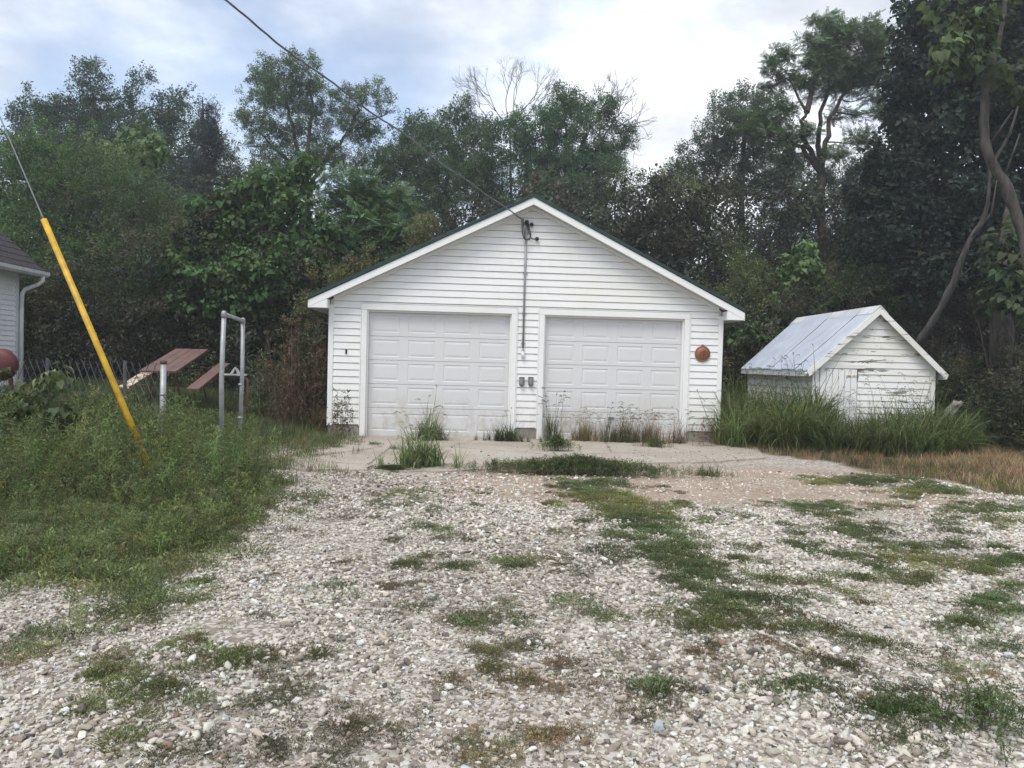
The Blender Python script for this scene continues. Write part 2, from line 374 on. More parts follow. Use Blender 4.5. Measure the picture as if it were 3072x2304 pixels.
def scatter(name, pts, rot, scl, cols, protos, parent=None, pick=None):
    pts = np.asarray(pts, float); n = len(pts)
    if parent is not None: pts = pts - np.array(parent.location)
    me = bpy.data.meshes.new(name); me.vertices.add(n); me.vertices.foreach_set('co', pts.astype(np.float32).ravel())
    scl = np.asarray(scl, float)
    if scl.ndim == 1: scl = np.repeat(scl[:, None], 3, 1)
    a = me.attributes.new('rot', 'FLOAT_VECTOR', 'POINT'); a.data.foreach_set('vector', np.asarray(rot, np.float32).ravel())
    a = me.attributes.new('scl', 'FLOAT_VECTOR', 'POINT'); a.data.foreach_set('vector', scl.astype(np.float32).ravel())
    c4 = np.concatenate([np.asarray(cols, float), np.ones((n, 1))], 1)
    a = me.attributes.new('col', 'FLOAT_COLOR', 'POINT'); a.data.foreach_set('color', c4.astype(np.float32).ravel())
    if pick is None: pick = R.randint(0, len(protos), n)
    a = me.attributes.new('pick', 'INT', 'POINT'); a.data.foreach_set('value', np.asarray(pick, np.int32))
    me.update()
    o = bpy.data.objects.new(name, me); col.objects.link(o)
    if parent is not None: o.parent = parent; o['kind'] = 'stuff'
    md = o.modifiers.new('scatter', 'NODES'); md.node_group = gn_group(protos)
    return o
def proto(name, vs, fs, mat, smooth=False):
    me = bpy.data.meshes.new(name); me.from_pydata([tuple(map(float, v)) for v in vs], [], fs); me.materials.append(mat)
    if smooth: me.polygons.foreach_set('use_smooth', [True] * len(me.polygons))
    me.update(); return bpy.data.objects.new(name, me)
def rand_rot(n, tilt=math.pi):
    return np.stack([R.uniform(-tilt, tilt, n), R.uniform(-tilt, tilt, n), R.uniform(0, 2 * math.pi, n)], 1)
def vary(c, n, amt=0.25, hue=0.12):
    c = np.array(c)[None] * np.exp(R.normal(0, amt, (n, 1))) * np.exp(R.normal(0, hue, (n, 3))); return np.clip(c, 0.004, 0.9)

def add_leaf(vs, fs, p, dr, up, ln, wd, fold=0.25):
    dr = dr / (np.linalg.norm(dr) + 1e-9); s = np.cross(dr, up); s /= np.linalg.norm(s) + 1e-9; nrm = np.cross(s, dr)
    b = len(vs); mid = p + dr * ln * 0.45
    vs += [p, mid + s * wd / 2 + nrm * wd * fold, p + dr * ln, mid - s * wd / 2 + nrm * wd * fold]
    fs += [(b, b + 1, b + 2), (b, b + 2, b + 3)]
def cluster(name, n, Rc, ln, wd, mat, seed, droop=0.3, flat=0.75, twigs=5):
    r = np.random.RandomState(seed); vs, fs = [], []
    ends = [r.normal(0, 1, 3) * np.array([1, 1, flat]) for _ in range(twigs)]
    ends = [e / np.linalg.norm(e) * Rc * r.uniform(0.6, 1.05) for e in ends]
    for i in range(n):
        e = ends[i % twigs]; t = r.uniform(0.15, 1) ** 0.7
        p = e * t + r.normal(0, Rc * 0.16, 3)
        dr = e / Rc * 0.6 + r.normal(0, 0.8, 3); dr[2] -= droop
        up = np.array([0, 0, 1.0]) + r.normal(0, 0.45, 3); k = r.uniform(0.65, 1.25)
        add_leaf(vs, fs, p, dr, up, ln * k, wd * k)
    return proto(name, vs, fs, mat)
def frond_cluster(name, n, Rc, mat, seed, pairs=10, lf=0.095):
    r = np.random.RandomState(seed); vs, fs = [], []
    for i in range(n):
        d0 = r.normal(0, 1, 3) * np.array([1, 1, 0.45]); d0 /= np.linalg.norm(d0); p = d0 * Rc * r.uniform(0, 0.55)
        dr = d0 + r.normal(0, 0.35, 3); dr /= np.linalg.norm(dr); up = np.array([0, 0, 1.0]) + r.normal(0, 0.25, 3)
        s = np.cross(dr, up); s /= np.linalg.norm(s); ln = Rc * r.uniform(0.5, 0.8)
        for k in range(pairs):
            q = p + dr * ln * (k + 1) / pairs - np.array([0, 0, 0.16]) * ln * (k / pairs) ** 2
            for sg in (-1, 1): add_leaf(vs, fs, q, s * sg + dr * 0.5 - np.array([0, 0, 0.2]), up, lf * r.uniform(0.8, 1.4), lf * 0.36, 0.1)
    return proto(name, vs, fs, mat)
def heart_cluster(name, n, Rc, ln, mat, seed):
    r = np.random.RandomState(seed); vs, fs = [], []
    for i in range(n):
        d0 = r.normal(0, 1, 3) * np.array([1, 1, 0.7]); d0 /= np.linalg.norm(d0); p = d0 * Rc * r.uniform(0.35, 1.0)
        dr = d0 * np.array([1, 1, 0.2]) + r.normal(0, 0.25, 3); dr[2] -= r.uniform(0.35, 1.1); dr /= np.linalg.norm(dr)
        up = np.array([d0[0] * .5, d0[1] * .5, 1.0]) + r.normal(0, 0.2, 3)
        s = np.cross(dr, up); s /= np.linalg.norm(s); nr = np.cross(s, dr); k = ln * r.uniform(0.6, 1.2)
        out = [(0.06, 0), (-0.04, 0.26), (0.14, 0.45), (0.42, 0.42), (0.72, 0.22), (1.0, 0.0)]
        b = len(vs); ring = [p + dr * k * a + s * k * w_ + nr * k * (0.14 * abs(w_) * 2 - 0.25 * a * a) for a, w_ in out]
        ring += [p + dr * k * a - s * k * w_ + nr * k * (0.14 * abs(w_) * 2 - 0.25 * a * a) for a, w_ in out[-2:0:-1]]
        c = p + dr * k * 0.4 - nr * k * 0.03; vs.append(c); vs += ring; m_ = len(ring)
        fs += [(b, b + 1 + j, b + 1 + (j + 1) % m_) for j in range(m_)]
    return proto(name, vs, fs, mat, True)
def blade(vs, fs, p, az, ln, wd, lean, bend, seg=4, tipw=0.12):
    """a grass blade: a tapering ribbon that leaves the ground upright and arches over"""
    dx, dy = math.cos(az), math.sin(az); s = np.array([-dy, dx, 0]); b = len(vs); q = np.array(p, float); a = lean
    for i in range(seg + 1):
        t = i / seg; wv = wd * (1 - t) ** 0.7 + wd * tipw * 0.3
        vs += [q - s * wv / 2, q + s * wv / 2]
        if i < seg:
            q = q + np.array([dx * math.sin(a), dy * math.sin(a), math.cos(a)]) * ln / seg; a += bend / seg * (0.5 + t * 1.4)
    fs += [(b + 2 * i, b + 2 * i + 1, b + 2 * i + 3, b + 2 * i + 2) for i in range(seg)]
    return q
def grass_tuft(name, n, rad, ln, wd, mat, seed, bend=(0.4, 1.6), lean=0.25, heads=0, seg=4):
    r = np.random.RandomState(seed); vs, fs = [], []
    for i in range(n):
        az = r.uniform(0, 6.283); q = (r.normal(0, rad * .5), r.normal(0, rad * .5), 0)
        blade(vs, fs, q, az, ln * r.uniform(0.5, 1.1), wd * r.uniform(0.7, 1.2), abs(r.normal(0, lean)), r.uniform(*bend), seg)
    for i in range(heads):
        az = r.uniform(0, 6.283); q = np.array((r.normal(0, rad * .5), r.normal(0, rad * .5), 0)); le = ln * r.uniform(1.0, 1.35)
        tip = blade(vs, fs, q, az, le, wd * 0.42 + .002, 0.08, r.uniform(0.3, 0.8), 4, 0.8)
        a = 0.9
        for k in range(6):                 # drooping seed head
            dr = np.array([math.cos(az) * math.sin(a), math.sin(az) * math.sin(a), math.cos(a)])
            for j in range(3): add_leaf(vs, fs, tip, dr + r.normal(0, .3, 3), np.array([r.normal(), r.normal(), 1.]), 0.032, 0.009)
            tip = tip + dr * 0.018; a += 0.22
    return proto(name, vs, fs, mat)
def weed_plant(name, h, nb, nl, ln, wd, mat, seed, spread=0.35, droop=0.1):
    r = np.random.RandomState(seed); vs, fs = [], []
    blade(vs, fs, (0, 0, 0), r.uniform(0, 6.28), h, 0.012, 0.05, 0.15, 4, 0.6)
    for i in range(nb):
        z = h * (0.12 + 0.88 * (i + r.uniform(0, 1)) / nb); az = r.uniform(0, 6.283); L_ = spread * h * (1.15 - z / h) * r.uniform(0.6, 1.2) + 0.05
        base = np.array([0, 0, z]); dr = np.array([math.cos(az), math.sin(az), r.uniform(0.4, 1.3)]); dr /= np.linalg.norm(dr)
        for k in range(nl):
            p = base + dr * L_ * (k + 1) / nl - np.array([0, 0, droop * L_ * (k / nl) ** 2])
            add_leaf(vs, fs, p, dr * 0.7 + r.normal(0, 0.6, 3), np.array([0, 0, 1.]) + r.normal(0, .4, 3), ln * r.uniform(0.6, 1.3), wd * r.uniform(0.7, 1.3))
    return proto(name, vs, fs, mat)
def sprig(name, n, rad, h, ln, wd, mat, seed):
    r = np.random.RandomState(seed); vs, fs = [], []
    for i in range(n):
        a = r.uniform(0, 6.283); q = rad * r.uniform(0, 1) ** 0.6
        p = np.array([math.cos(a) * q, math.sin(a) * q, h * r.uniform(0.05, 1) * (1 - 0.6 * q / rad)])
        add_leaf(vs, fs, p, np.array([math.cos(a), math.sin(a), r.uniform(0.1, 1.6)]) + r.normal(0, .5, 3), np.array([0, 0, 1.]) + r.normal(0, .4, 3), ln * r.uniform(.6, 1.4), wd * r.uniform(.7, 1.3))
    return proto(name, vs, fs, mat)
def stones():
    out = []
    import bmesh
    for k in range(9):
        bm = bmesh.new(); bmesh.ops.create_icosphere(bm, subdivisions=2 if k < 5 else 1, radius=1.0)
        r = np.random.RandomState(40 + k); cuts = [(v / np.linalg.norm(v), r.uniform(0.36, 0.68)) for v in r.normal(0, 1, (8, 3))]
        sx, sy, sz = r.uniform(0.85, 1.35), r.uniform(0.65, 0.95), r.uniform(0.45, 0.75)
        for v in bm.verts:
            p = np.array(v.co)
            for n_, d_ in cuts:
                e = p @ n_ - d_
                if e > 0: p = p - n_ * e * 0.9
            p = p * (1 + 0.08 * r.normal()) * np.array([sx, sy, sz]); v.co = p
        me = bpy.data.meshes.new('pebble'); bm.to_mesh(me); bm.free(); me.materials.append(M['stone'])
        me.polygons.foreach_set('use_smooth', [k % 4 == 0] * len(me.polygons))
        out.append(bpy.data.objects.new('pebble', me))
    return out

PR = dict(
    broad=[cluster('leaf_cluster', 120, 0.50, 0.10, 0.060, M['leaf'], s) for s in (1, 2, 3)],
    small=[cluster('leaf_cluster', 110, 0.50, 0.085, 0.042, M['leaf'], s) for s in (4, 5, 6)],
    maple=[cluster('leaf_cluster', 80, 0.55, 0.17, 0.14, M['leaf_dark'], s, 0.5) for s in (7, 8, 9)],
    frond=[frond_cluster('frond_cluster', 15, 0.60, M['leaf'], s) for s in (10, 11, 12)],
    heart=[heart_cluster('leaf_cluster', 17, 0.40, 0.22, M['leaf'], s) for s in (13, 14, 15)],
    shrub=[cluster('leaf_cluster', 90, 0.34, 0.075, 0.036, M['leaf'], s) for s in (16, 17, 18)],
    wood=[cluster('leaf_cluster', 130, 0.85, 0.17, 0.10, M['leaf_dark'], s) for s in (19, 20, 21)],
    needle=[cluster('needle_spray', 130, 0.42, 0.13, 0.022, M['needle'], s, 0.15, 0.25, 7) for s in (22, 23)],
    grass=[grass_tuft('grass_tuft', 24, 0.11, 0.16, 0.006, M['blade'], s) for s in (24, 25, 26)],
    tallgrass=[grass_tuft('grass_tuft', 34, 0.13, 1.34, 0.026, M['blade'], s, (0.9, 2.9), 0.28, 1, 6) for s in (27, 28, 29)],
    clump=[grass_tuft('grass_tuft', 26, 0.10, 0.62, 0.018, M['blade'], s, (0.7, 2.4), 0.4, 1, 6) for s in (30, 31, 32)],
    upright=[grass_tuft('grass_tuft', 22, 0.10, 0.60, 0.010, M['blade'], s, (0.2, 1.0), 0.18, 4, 5) for s in (33, 34)],
    weed=[weed_plant('weed_plant', 1.0, 22, 9, 0.075, 0.016, M['blade'], s, 0.30) for s in (35, 36, 37)],
    lowweed=[weed_plant('weed_plant', 0.40, 14, 7, 0.055, 0.016, M['blade'], s, 0.5) for s in (38, 39)],
    cover=[sprig('ground_sprig', 130, 0.13, 0.055, 0.024, 0.009, M['blade'], s) for s in (40, 41, 42)],
    straw=[grass_tuft('straw_tuft', 20, 0.16, 0.20, 0.005, M['dry'], s, (0.6, 2.2), 1.25) for s in (43, 44, 45)],
    deadweed=[weed_plant('dead_weed', 1.0, 14, 6, 0.09, 0.02, M['dry'], s, 0.16, 0.9) for s in (46, 47)],
    stem=[weed_plant('dry_stems', 1.0, 26, 4, 0.05, 0.012, M['dry'], s, 0.10, 0.3) for s in (48, 49)],
    stone=stones())

# ================================================================== the setting: ground, apron
GX, GY, GYAW = 0.305, 14.56, 0.0683
cg, sg_ = math.cos(GYAW), math.sin(GYAW)
def g2w(x, y, z=0): return np.array([GX + x * cg - y * sg_, GY + x * sg_ + y * cg, z])

LEFT_VEG = np.array([GP(*p)[:2] for p in [(-500, 1850), (0, 1785), (150, 1780), (260, 1830), (340, 1935), (485, 1935), (590, 1800), (680, 1705), (770, 1610), (850, 1520), (935, 1452), (885, 1420), (800, 1395), (680, 1375), (760, 1372), (960, 1372), (1035, 1338), (985, 1318)]] + [(-3.9, 24), (-60, 24), (-60, 6)])
def edge_in(p2, poly, n_):
    d_ = np.full(len(p2), 1e9)
    for i in range(n_ - 1):
        a_, b_ = poly[i], poly[i + 1]; ab = b_ - a_; t_ = np.clip(((p2 - a_) @ ab) / (ab @ ab), 0, 1); d_ = np.minimum(d_, np.linalg.norm(p2 - (a_ + t_[:, None] * ab), axis=1))
    return d_
DRY = np.array([GP(*p)[:2] for p in [(2150, 1335), (2330, 1368), (2520, 1390), (2620, 1418), (2800, 1440), (2950, 1475), (3400, 1540), (3700, 1600)]] + [(60, 12), (60, 24), (4.3, 24), (4.1, 14.9)])
xs = np.concatenate([-np.geomspace(400, 15, 10), np.arange(-14, 15.01, 0.22), np.geomspace(16, 400, 10)])
ys = np.concatenate([-np.geomspace(300, 4, 8), np.arange(-3, 22.01, 0.22), np.geomspace(23, 600, 14)])
XX, YY = np.meshgrid(xs, ys); pts = np.stack([XX.ravel(), YY.ravel()], 1)
ZZ = HGT(pts[:, 0], pts[:, 1])
nx, ny = len(xs), len(ys)
fs = [(j * nx + i, j * nx + i + 1, (j + 1) * nx + i + 1, (j + 1) * nx + i) for j in range(ny - 1) for i in range(nx - 1)]
me = bpy.data.meshes.new('ground'); me.from_pydata([(a[0], a[1], z) for a, z in zip(pts, ZZ)], [], fs); me.materials.append(M['ground'])
me.polygons.foreach_set('use_smooth', [True] * len(me.polygons))
jit = pts + 0.35 * (np.stack([noise(pts, 1.3), noise(pts + 50, 1.3)], 1) - 0.5)
zone = np.zeros((len(pts), 4)); zone[:, 3] = 1
veg = inpoly(jit, LEFT_VEG); dry = inpoly(jit, DRY)
far = (pts[:, 1] > 21) | (np.abs(pts[:, 0]) > 13)
zone[:, 2] = np.where(far, 1.0, np.where(veg, sstep((edge_in(pts, LEFT_VEG, 12) - .5) / 1.3), 0.0))
dirt_c = GP(2080, 1450)[:2]; dd = np.hypot((pts[:, 0] - dirt_c[0]) / 3.4, (pts[:, 1] - dirt_c[1]) / 1.9)
zone[:, 1] = sstep((1.25 - dd + 0.5 * (noise(pts, 0.9) - .5)) / 0.5)
a = me.attributes.new('zone', 'FLOAT_COLOR', 'POINT'); a.data.foreach_set('color', zone.astype(np.float32).ravel())
a = me.attributes.new('straw', 'FLOAT', 'POINT'); a.data.foreach_set('value', np.where(dry & ~far, 0.95, 0.0).astype(np.float32))
ground = bpy.data.objects.new('ground', me); col.objects.link(ground); tag(ground, kind='structure')

# concrete apron with an uneven worn front edge
front = [GP(*p)[:2] for p in [(640, 1366), (760, 1398), (900, 1412), (1100, 1416), (1300, 1420), (1480, 1412), (1620, 1404), (1800, 1398), (2000, 1392), (2150, 1388), (2330, 1376)]]
fr = []
for i in range(len(front) - 1):
    for k in range(6):
        q = front[i] * (1 - k / 6) + front[i + 1] * (k / 6); fr.append(q + R.normal(0, 0.03, 2))
back = [g2w(4.5, 0.02)[:2], g2w(-4.6, 0.02)[:2]]
poly = fr + back; b = MB(); n = len(poly)
b.add([(p[0], p[1], 0.028) for p in poly] + [(p[0], p[1], -0.08) for p in poly], [tuple(range(n))] + [((i + 1) % n, i, n + i, n + (i + 1) % n) for i in range(n)])
o = b.build('concrete_apron', M['concrete']); tag(o, kind='structure')
APRON = np.array(poly)

# ================================================================== garage
garage = thing('garage', 'white two-door garage with gable roof and horizontal vinyl siding', 'garage', (GX, GY, 0), GYAW)
WL, WR, DLX, DW, DH = -3.78, 3.78, -3.0885, 2.74, 2.42
DRX = 0.297; ZB, ROW, SL = 0.24, 0.130, 0.495
PEAK = 4.585; OV = 0.30                                     # roof underside at the ridge line of the wall
def rise(x): return PEAK - SL * abs(x)
# core walls and foundation
b = MB()
for x0, x1 in ((WL, DLX), (DLX + DW, DRX), (DRX + DW, WR)): b.box((x0, 0.020, 0.0), (x1, 0.14, DH))
b.prism([(WL, DH), (WR, DH), (WR, rise(WR) - .12), (0, PEAK - .12), (WL, rise(WL) - .12)], 0.020, 0.14)
b.box((WL, 0.14, 0), (WL + .12, 7.3, 2.6)); b.box((WR - .12, 0.14, 0), (WR, 7.3, 2.6))
b.prism([(WL, 0), (WR, 0), (WR, rise(WR) - .12), (0, PEAK - .12), (WL, rise(WL) - .12)], 7.3, 7.42)
wall = b.build('wall', M['siding'], garage)
for x0, x1 in ((WL - .01, DLX - .11), (DLX + DW + .11, DRX - .11), (DRX + DW + .11, WR + .01)): MB().box((x0, -0.004, 0), (x1, 0.018, ZB)).build('foundation', M['block'], garage)
# siding boards, each its own piece: a cove under the lap, then a face that leans out to a drip edge
prof = [(-0.008, 0.955), (0.004, 0.95), (0.008, 0.91), (0.022, 0.05), (0.022, 0.0), (-0.008, 0.0)]
def board(xl, xr, z0, hgt=ROW, parent=None, clip=True, mat=None, pf=prof, y=0.0):
    vs, fs = [], []
    for yo, t in pf:
        z = z0 + t * hgt
        a_, b_ = xl, xr
        if clip:
            lim = (PEAK - 0.10 - z) / SL; a_, b_ = max(xl, -lim), min(xr, lim)
        vs += [(a_, y - yo, z), (b_, y - yo, z)]
    fs = [(2 * i, 2 * i + 2, 2 * i + 3, 2 * i + 1) for i in range(len(pf) - 1)]
    fs += [tuple(range(0, 2 * len(pf), 2))[::-1], tuple(range(1, 2 * len(pf), 2))]
    return MB().add(vs, fs).build('siding_board', mat or M['siding'], parent)
z = ZB; k = 0
while z < PEAK - 0.14:
    h = min(ROW, PEAK - 0.11 - z)
    if z < 2.45:
        for x0, x1 in ((WL + .06, DLX - .10), (DLX + DW + .10, DRX - .10), (DRX + DW + .10, WR - .06)): board(x0, x1, z, h, wall)
    elif z < 3.9:
        cut = R.uniform(-1.8, 1.8); board(WL + .01, cut, z, h, wall); board(cut + .0015, WR - .01, z, h, wall, y=-.0022)
    else: board(WL + .01, WR - .01, z, h, wall)
    z += ROW; k += 1
# corner posts
for x0, x1 in ((WL - .03, WL + .065), (WR - .065, WR + .03)):
    bevel(MB().box((x0, -0.034, ZB - .03), (x1, 0.10, 2.50)).build('corner_trim', M['trim'], garage))
# door surrounds and doors
PW = DW / 4
def garage_door(x0, label):
    fr_ = bpy.data.objects.new('garage_door', None); col.objects.link(fr_); fr_.parent = garage; tag(fr_, label)
    zs = [0.012, 0.562, 1.019, 1.476, 1.933, 2.41]
    for i in range(5):
        za, zb = zs[i] + .003, zs[i + 1] - .003; y0 = 0.115
        b = MB(); xa, xb = x0 + .004, x0 + DW - .004
        b.add([(xa, y0, za), (xb, y0, za), (xb, y0 + .04, za), (xa, y0 + .04, za), (xa, y0, zb), (xb, y0, zb), (xb, y0 + .04, zb), (xa, y0 + .04, zb)],
              [(0, 3, 2, 1), (4, 5, 6, 7), (1, 2, 6, 5), (2, 3, 7, 6), (3, 0, 4, 7)])
        # front face with four embossed panels: a groove round a raised field
        px = []; zc0, zc1 = za + .065 + (zb - za - .454) * .5, zb - .065 - (zb - za - .454) * .5
        xcut = [xa]
        for q in range(4): xcut += [x0 + PW * q + .085, x0 + PW * (q + 1) - .085]
        xcut.append(xb)
        for q in range(len(xcut) - 1):
            u0, u1 = xcut[q], xcut[q + 1]
            if q % 2 == 0: b.add([(u0, y0, za), (u1, y0, za), (u1, y0, zb), (u0, y0, zb)], [(0, 1, 2, 3)])
            else:
                b.add([(u0, y0, za), (u1, y0, za), (u1, y0, zc0), (u0, y0, zc0)], [(0, 1, 2, 3)]); b.add([(u0, y0, zc1), (u1, y0, zc1), (u1, y0, zb), (u0, y0, zb)], [(0, 1, 2, 3)])
                rings = [(0, 0), (0.010, 0.008), (0.018, 0.008), (0.055, 0.001)]
                vs = []
                for ins, dep in rings: vs += [(u0 + ins, y0 + dep, zc0 + ins), (u1 - ins, y0 + dep, zc0 + ins), (u1 - ins, y0 + dep, zc1 - ins), (u0 + ins, y0 + dep, zc1 - ins)]
                f_ = []
                for r_ in range(3):
                    for e in range(4): f_.append((r_ * 4 + e, r_ * 4 + (e + 1) % 4, r_ * 4 + 4 + (e + 1) % 4, r_ * 4 + 4 + e))
                f_.append((12, 13, 14, 15)); b.add(vs, f_)
        b.build('door_section', M['door'], fr_)
    MB().box((x0 + .004, .118, -.005), (x0 + DW - .004, .15, .0145)).build('bottom_seal', M['dark'], fr_)
    # casing: two stepped boards each side and across the top
    for xa, xb in ((x0 - .108, x0 - .004), (x0 + DW + .004, x0 + DW + .108)):
        bevel(MB().box((xa, -0.030, 0.0), (xb, 0.03, DH + .002)).build('door_casing', M['trim'], garage))
    bevel(MB().box((x0 - .108, -0.031, DH + .004), (x0 + DW + .108, 0.03, DH + .122)).build('door_casing', M['trim'], garage))
    for xa, xb in ((x0 - .126, x0 - .110), (x0 + DW + .110, x0 + DW + .126)):
        MB().box((xa, -0.036, ZB - .02), (xb, 0.01, DH + .122)).build('channel_trim', M['trim'], garage)
    MB().box((x0 - .126, -0.036, DH + .124), (x0 + DW + .126, 0.01, DH + .138)).build('channel_trim', M['trim'], garage)
    for xa, xb in ((x0 - .003, x0 + .022), (x0 + DW - .022, x0 + DW + .003)):
        MB().box((xa, 0.032, 0.0), (xb, 0.112, DH + .001)).build('door_jamb', M['trim'], garage)
    MB().box((x0 + .024, 0.034, DH - .028), (x0 + DW - .024, 0.110, DH + .002)).build('door_header', M['trim'], garage)
    return fr_
dl = garage_door(DLX, 'sectional door with clean bottom edge'); dr_ = garage_door(DRX, 'sectional door with a lift handle, weeds at its foot')
hx = DRX + DW * .5
b = MB().box((hx - .06, .100, .44), (hx + .06, .1145, .475)).box((hx - .055, .075, .45), (hx - .04, .100, .465)).box((hx + .04, .075, .45), (hx + .055, .100, .465)).box((hx - .06, .066, .447), (hx + .06, .076, .468))
b.build('lift_handle', M['conduit'], dr_)
# roof, fascia, soffit
EL, ER, YB = -4.13, 4.12, 7.65
for s, ex in ((-1, EL), (1, ER)):
    zt = 0.055
    vs = [(0, -OV - .02, PEAK + zt), (ex * 1.006, -OV - .02, rise(ex) + zt), (ex * 1.006, YB, rise(ex) + zt), (0, YB, PEAK + zt)]
    b = MB().add(vs + [(x, y, z - .032) for x, y, z in vs], [(0, 1, 2, 3), (7, 6, 5, 4), (0, 4, 5, 1), (1, 5, 6, 2), (2, 6, 7, 3), (3, 7, 4, 0)])
    roof = b.build('roof', M['green_roof'], garage)
    for q in range(18):
        y = -OV + .02 + q * .44
        rp = [(0, y, PEAK + zt + .018), (ex * 1.006, y, rise(ex) + zt + .018)]
        MB().tube(rp, .02, 5).build('roof_rib', M['green_roof'], roof)
    # rake fascia board on the front gable
    fp = [(0, PEAK + .021), (ex, rise(ex) + .021), (ex, rise(ex) - .115), (0, PEAK - .115)]
    if s > 0: fp = fp[::-1]
    bevel(MB().prism(fp, -OV, -OV + .022).build('rake_fascia', M['trim'], garage))
    # soffit under the rake, in strips
    nseg = 26
    for q in range(nseg):
        xa, xb = ex * (q + .0) / nseg, ex * (q + .985) / nseg
        if abs(xb) > abs(ex) - .30: continue
        vs = [(xa, -OV + .022, rise(xa) - .09), (xb, -OV + .022, rise(xb) - .09), (xb, -.02, rise(xb) - .09), (xa, -.02, rise(xa) - .09)]
        MB().add(vs + [(x, y, z_ + .012) for x, y, z_ in vs], [(0, 1, 2, 3), (7, 6, 5, 4), (0, 4, 5, 1), (1, 5, 6, 2), (2, 6, 7, 3), (3, 7, 4, 0)]).build('soffit_panel', M['soffit'], garage)
    vs = [(0, -.055, PEAK - .155), (ex * .90, -.055, rise(ex * .90) - .155), (ex * .90, -.055, rise(ex * .90) - .092), (0, -.055, PEAK - .092)]
    MB().add(vs + [(x, -.018, z_) for x, y, z_ in vs], [(0, 1, 2, 3), (7, 6, 5, 4), (0, 4, 5, 1), (1, 5, 6, 2), (2, 6, 7, 3), (3, 7, 4, 0)]).build('frieze_trim', M['trim'], garage)
    # boxed eave return
    xi = (WL - .02) if s < 0 else (WR + .02)
    zt_, zb_ = rise(ex) - .112, 2.415
    pp = [(ex, zb_), (xi, zb_), (xi, rise(xi) - .118), (ex, zt_)]
    if s > 0: pp = pp[::-1]
    bevel(MB().prism(pp, -OV + .003, -OV + .020).build('eave_return', M['trim'], garage))
    MB().box((min(ex, xi) + .003, -OV + .022, zb_ + .002), (max(ex, xi) - .003, YB - .1, zb_ + .014)).build('eave_soffit', M['soffit'], garage)
    MB().box((ex - .02 if s < 0 else ex, -OV + .022, zb_ - .002), (ex if s < 0 else ex + .02, YB - .1, rise(ex) + .018)).build('eave_fascia', M['trim'], garage)
    MB().box((xi - .012, -OV + .022, zb_), (xi + .012, -.0, rise(xi) - .12)).build('return_cheek', M['trim'], garage)

def F(px, py, out=0.03):
    """garage coordinates of the point at photo pixel (px,py) on the front wall plane, a little proud of it"""
    q = _f + (px - 1536) / FPX * _r - (py - 1152) / FPX * _u
    nrm = np.array([sg_, -cg, 0]); p0 = g2w(0, -out)
    t = ((p0 - CAMP) @ nrm) / (q @ nrm); p = CAMP + t * q; d = p - np.array([GX, GY, 0])
    return np.array([d[0] * cg + d[1] * sg_, -out, p[2]])
def F2W(p): return g2w(*p)
# things fixed to the front wall
t = thing('service_conduit', 'thin grey conduit running down the gable between the garage doors', 'conduit', F2W(F(1569, 1045, 0)), GYAW)
p0 = F(1569, 1045, .045); o0 = F(1569, 1045, 0)
ptop = F(1580, 672, .05)
MB().tube([F(1569, 1045, .045) - o0, F(1574, 850, .045) - o0, ptop - o0], .019, 8).build('pipe', M['conduit'], t, True)
for py in (700, 820, 940, 1030):
    c = F(1580 - (py - 665) * .0286, py, .02) - o0; MB().box(c + np.array([-.04, -.02, -.012]), c + np.array([.04, .018, .012])).build('strap', M['conduit'], t)
hd = ptop - o0
MB().lathe([(0.0, .075), (.03, .07), (.042, .045), (.042, .0), (.0, -.004)], 12, Matrix.Translation(hd) @ Matrix.Rotation(math.radians(18), 4, 'X')).build('weather_head', M['black'], t, True)
def arc(pts, rad, name, mat, par):
    P_ = [np.array(p) for p in pts]; outp = []
    for i in range(len(P_) - 1):
        p_1 = P_[max(i - 1, 0)]; p_2 = P_[min(i + 2, len(P_) - 1)]
        for k in range(6):
            u_ = k / 6; outp.append(0.5 * ((2 * P_[i]) + (-p_1 + P_[i + 1]) * u_ + (2 * p_1 - 5 * P_[i] + 4 * P_[i + 1] - p_2) * u_ * u_ + (-p_1 + 3 * P_[i] - 3 * P_[i + 1] + p_2) * u_ ** 3))
    outp.append(P_[-1]); return MB().tube(outp, rad, 6).build(name, mat, par, True)
arc([F(1566, 658, .09) - o0, F(1567, 690, .12) - o0, F(1571, 712, .13) - o0, F(1583, 720, .12) - o0, F(1592, 706, .12) - o0, F(1588, 685, .11) - o0, F(1584, 664, .09) - o0], .011, 'wire_loop', M['black'], t)
arc([F(1583, 668, .09) - o0, F(1586, 695, .12) - o0, F(1595, 715, .1) - o0, F(1607, 718, .06) - o0], .009, 'wire_loop', M['black'], t)
arc([F(1570, 655, .07) - o0, F(1572, 690, .10) - o0, F(1576, 716, .12) - o0, F(1590, 719, .11) - o0], .008, 'wire_loop', M['black'], t)
for (px, py), lb in (((1594, 675), 'small black insulator knob just right of the conduit head'), ((1610, 718), 'black insulator knob with wire ends below the conduit head')):
    c = F(px, py, 0); e = thing('insulator_knob', lb, 'insulator', F2W(c), GYAW)
    MX = Matrix.Translation((0, -.02, 0)) @ Matrix.Rotation(math.radians(90), 4, 'X')
    MB().lathe([(0, 0), (.016, 0), (.016, .02), (.034, .024), (.038, .045), (.026, .055), (.034, .066), (.03, .085), (0, .09)], 12, MX).build('knob', M['black'], e, True)
    MB().box((-.02, -.021, -.03), (.02, -.018, .03)).build('base_plate', M['conduit'], e)
c = F(1568, 1060, 0); e = thing('wall_lamp', 'small white glass lamp hanging at the foot of the conduit', 'lamp', F2W(c), GYAW)
MB().lathe([(0, .065), (.022, .06), (.026, .03), (.024, .02)], 12, Matrix.Translation((0, -.06, .02))).build('lamp_holder', M['conduit'], e, True)
